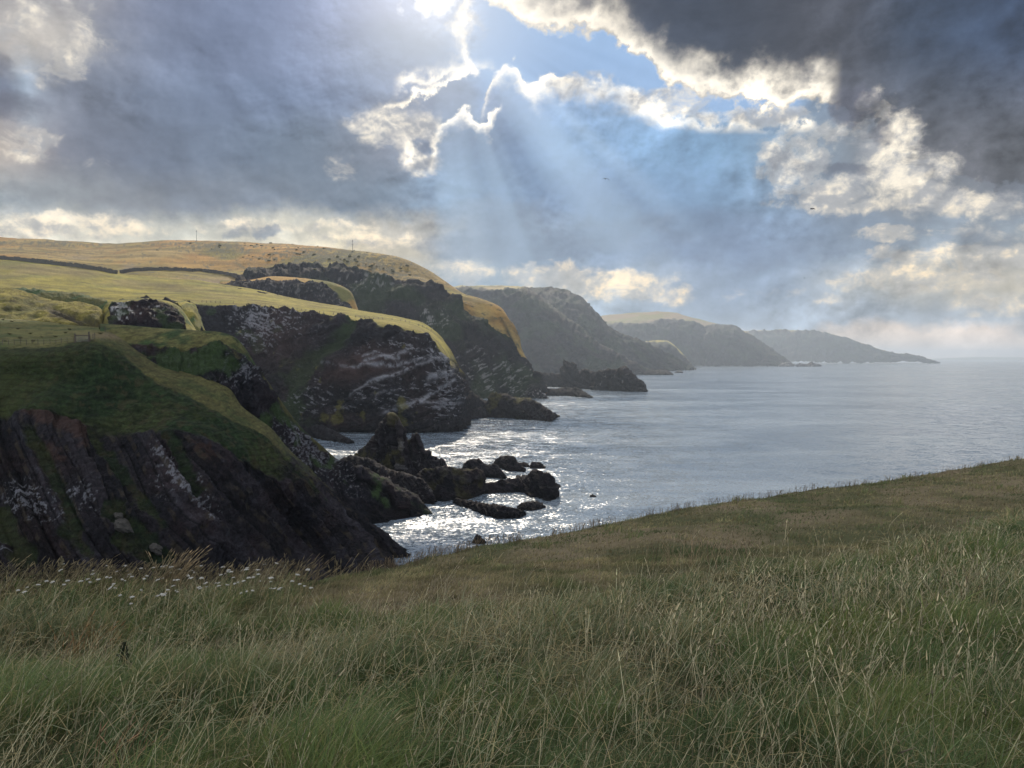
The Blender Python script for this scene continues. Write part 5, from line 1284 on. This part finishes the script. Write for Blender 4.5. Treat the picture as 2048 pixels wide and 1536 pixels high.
for i, (qx, qy) in enumerate(ypos):
    # choose the ground point whose flower (0.4 m up) shows at qx, qy
    yy = np.linspace(7.0, 11.8, 120); xx = (qx - 1024) / F * yy; zz = mead(xx, yy)
    ye = np.interp(xx, EP[:, 0], EP[:, 1]); a_, b_ = to_pix(np.stack([xx, yy, zz + 0.33], -1))
    j = np.argmin(np.abs(b_ - qy) + 1000 * (yy > ye))
    v_ = i % 4
    o = protos[v_] if v_ not in used else copy_tree(protos[v_])
    used.add(v_)
    o.location = (xx[j], yy[j], zz[j]); s_ = ry.uniform(.7, 1.15); o.scale = (s_ * ry.uniform(.4,.85), s_ * .55, s_); o.rotation_euler = (ry.normal()*.12, ry.normal()*.2, ry.random()*1.2 - .6)
    zn = 0 if qx < 190 else 1 if qx < 400 else 2
    tag(o, ('white yarrow among the straw grass near the left frame edge of the rim', 'white flat topped yarrow in the thick of the flower drift on the rim', 'white yarrow at the right end of the drift where the rim turns short')[zn], 'flower', ('yarrow plants at the left end of the rim', 'yarrow plants in the middle of the drift', 'yarrow plants at the right end of the drift')[zn])

# a few dark dock and thistle plants in the near grass
M_dock = solid('dark_dock', (0.035, 0.045, 0.022), 0.9, 20, .5)
def dock(label, cx, cy, hgt, seed, pale=None):
    r = np.random.default_rng(seed); x, y = scatter_px(r, 1, cx, cy, .1, .1); x, y = x[0], y[0]; z = float(mead(np.array([x]), np.array([y]))[0])
    e = empty('dock_plant', (x, y, z)); tag(e, label, 'plant')
    mb = MB(); mb.tube([(0,0,-.03),(.01,0,hgt*.6),(.03,0,hgt)], [.006,.004,.002], 5); mb.build('stem', M_stem, e)
    mb = MB()
    for k in range(150):
        t = r.random() ** .7; z_ = hgt * (.35 + .65 * t); a = r.random() * 6.3; rr = (.055 * (1.15 - t)) * r.random() ** .5
        c_ = np.array([.02 + rr*math.cos(a), rr*math.sin(a), z_]); d1 = r.normal(size=3) * .012; d2 = r.normal(size=3) * .010
        n = len(mb.v); mb.v += [c_ - d1, c_ + d2, c_ + d1, c_ - d2]; mb.f.append([n, n+1, n+2, n+3])
    mb.build('foliage', pale or M_dock, e)
dock('dark leafy dock plant standing in front of the tawny grass clump', 233, 1370, .34, 1)
dock('dark drooping dock plant at the left edge of the grass', 38, 1385, .30, 2)
dock('small dark dock plant right of the tawny grass clump', 280, 1350, .26, 3)
dock('dark seeding dock beside the trodden path', 610, 1270, .22, 4)
dock('tall pale seeding plant rising above the left rim', 112, 1185, .52, 5, solid('pale_seeds', (0.20,0.18,0.11), .9, 20, .4))

# rushes in the small field behind the gate
mb = MB(); r = np.random.default_rng(4)
for k in range(46):
    a = r.random() * 6.3; l = r.uniform(.5, 1.0); q = np.array([math.cos(a), math.sin(a), 0]) * r.random() * .35
    mb.tube([q, q * 1.6 + np.array([0, 0, l * .6]), q * 2.3 + np.array([0, 0, l])], [.03, .025, .008], 4)
rush = mb.build('rush_tuft', M_bush); first = True
for x, y in [(8,652),(24,644),(36,658),(52,645),(70,650),(88,657),(60,668),(20,668),(40,676),(100,664),(118,655),(130,666),(112,674),(84,676),(150,655),(168,650),(177,650),(140,660),(190,660),(12,682),(66,683),(200,668),(5,640),(120,648)]:
    o = rush if first else rush.copy()
    if not first: COL.objects.link(o)
    first = False; s_ = random.uniform(.45, .95); o.scale = (s_*1.3, s_, s_*.7); o.location = tuple(on_slope(x, y)); o.rotation_euler = (0, 0, random.random()*6)
    tag(o, 'dark tuft of rushes in the small olive field behind the gate', 'plant', 'rush tufts in the small field')

# ------------------------------------------------------------------ unseen cloud added above the frame to shade the meadow and near slope
sdir = np.array([math.sin(SUN_AZ) * math.cos(SUN_EL), math.cos(SUN_AZ) * math.cos(SUN_EL), math.sin(SUN_EL)])
def added_shade_cloud():
    import bmesh
    alt = 760.0; c0 = sdir * (alt / sdir[2]); r = np.random.default_rng(5); bm = bmesh.new()
    # shaded ground: x -45..60, y -70..52
    spots_ = [(-55 + 130 * (i + .5) / 7, -95 + 125 * (j + .5) / 5) for i in range(7) for j in range(5)]
    spots_ += [(-170 + 135 * (i + .5) / 6 + 8 * j, 10 + 165 * (j + .5) / 6) for i in range(6) for j in range(6)]  # further lumps added so the shadow reaches the near slope
    for i, (sx_, sy_) in enumerate(spots_):
        for j in (i % 5,):
            cx = sx_ + r.normal() * 4; cy = sy_ + r.normal() * 4
            rad = r.uniform(20, 27)
            res = bmesh.ops.create_icosphere(bm, subdivisions=4, radius=1.0)
            V = np.array([v.co[:] for v in res['verts']]); n_ = 0.45 * fbm(V + i * 3 + j * 7, 0.7, 5, .55, i) 
            V = V * (1 + n_)[:, None] * np.array([rad, rad, rad * .42]) + c0 + np.array([cx, cy, r.normal() * 3])
            for v, q in zip(res['verts'], V): v.co = q
    me = bpy.data.meshes.new('added_shade_cloud'); bm.to_mesh(me); bm.free()
    me.polygons.foreach_set('use_smooth', np.ones(len(me.polygons), dtype=bool))
    m = solid('shade_cloud_vapour', (0.75, 0.76, 0.78), 1.0, .02, .1); me.materials.append(m)
    o = bpy.data.objects.new('added_shade_cloud', me); COL.objects.link(o); kind(o)
added_shade_cloud()

# ------------------------------------------------------------------ sea haze
mb = MB(); mb.box((0, 10900, 137), (26000, 11900, 147))
m = new_mat('sea_haze'); n = NT(m.node_tree); o_ = n.new('ShaderNodeOutputMaterial'); pv = n.new('ShaderNodeVolumePrincipled')
pv.inputs['Color'].default_value = (0.60, 0.72, 0.88, 1); pv.inputs['Density'].default_value = 0.9e-4; pv.inputs['Anisotropy'].default_value = 0.35
m.node_tree.links.new(pv.outputs[0], o_.inputs['Volume'])
o = mb.build('haze', m); kind(o, 'stuff'); o['label'] = 'pale blue sea haze hanging over the whole coast'; o['category'] = 'haze'
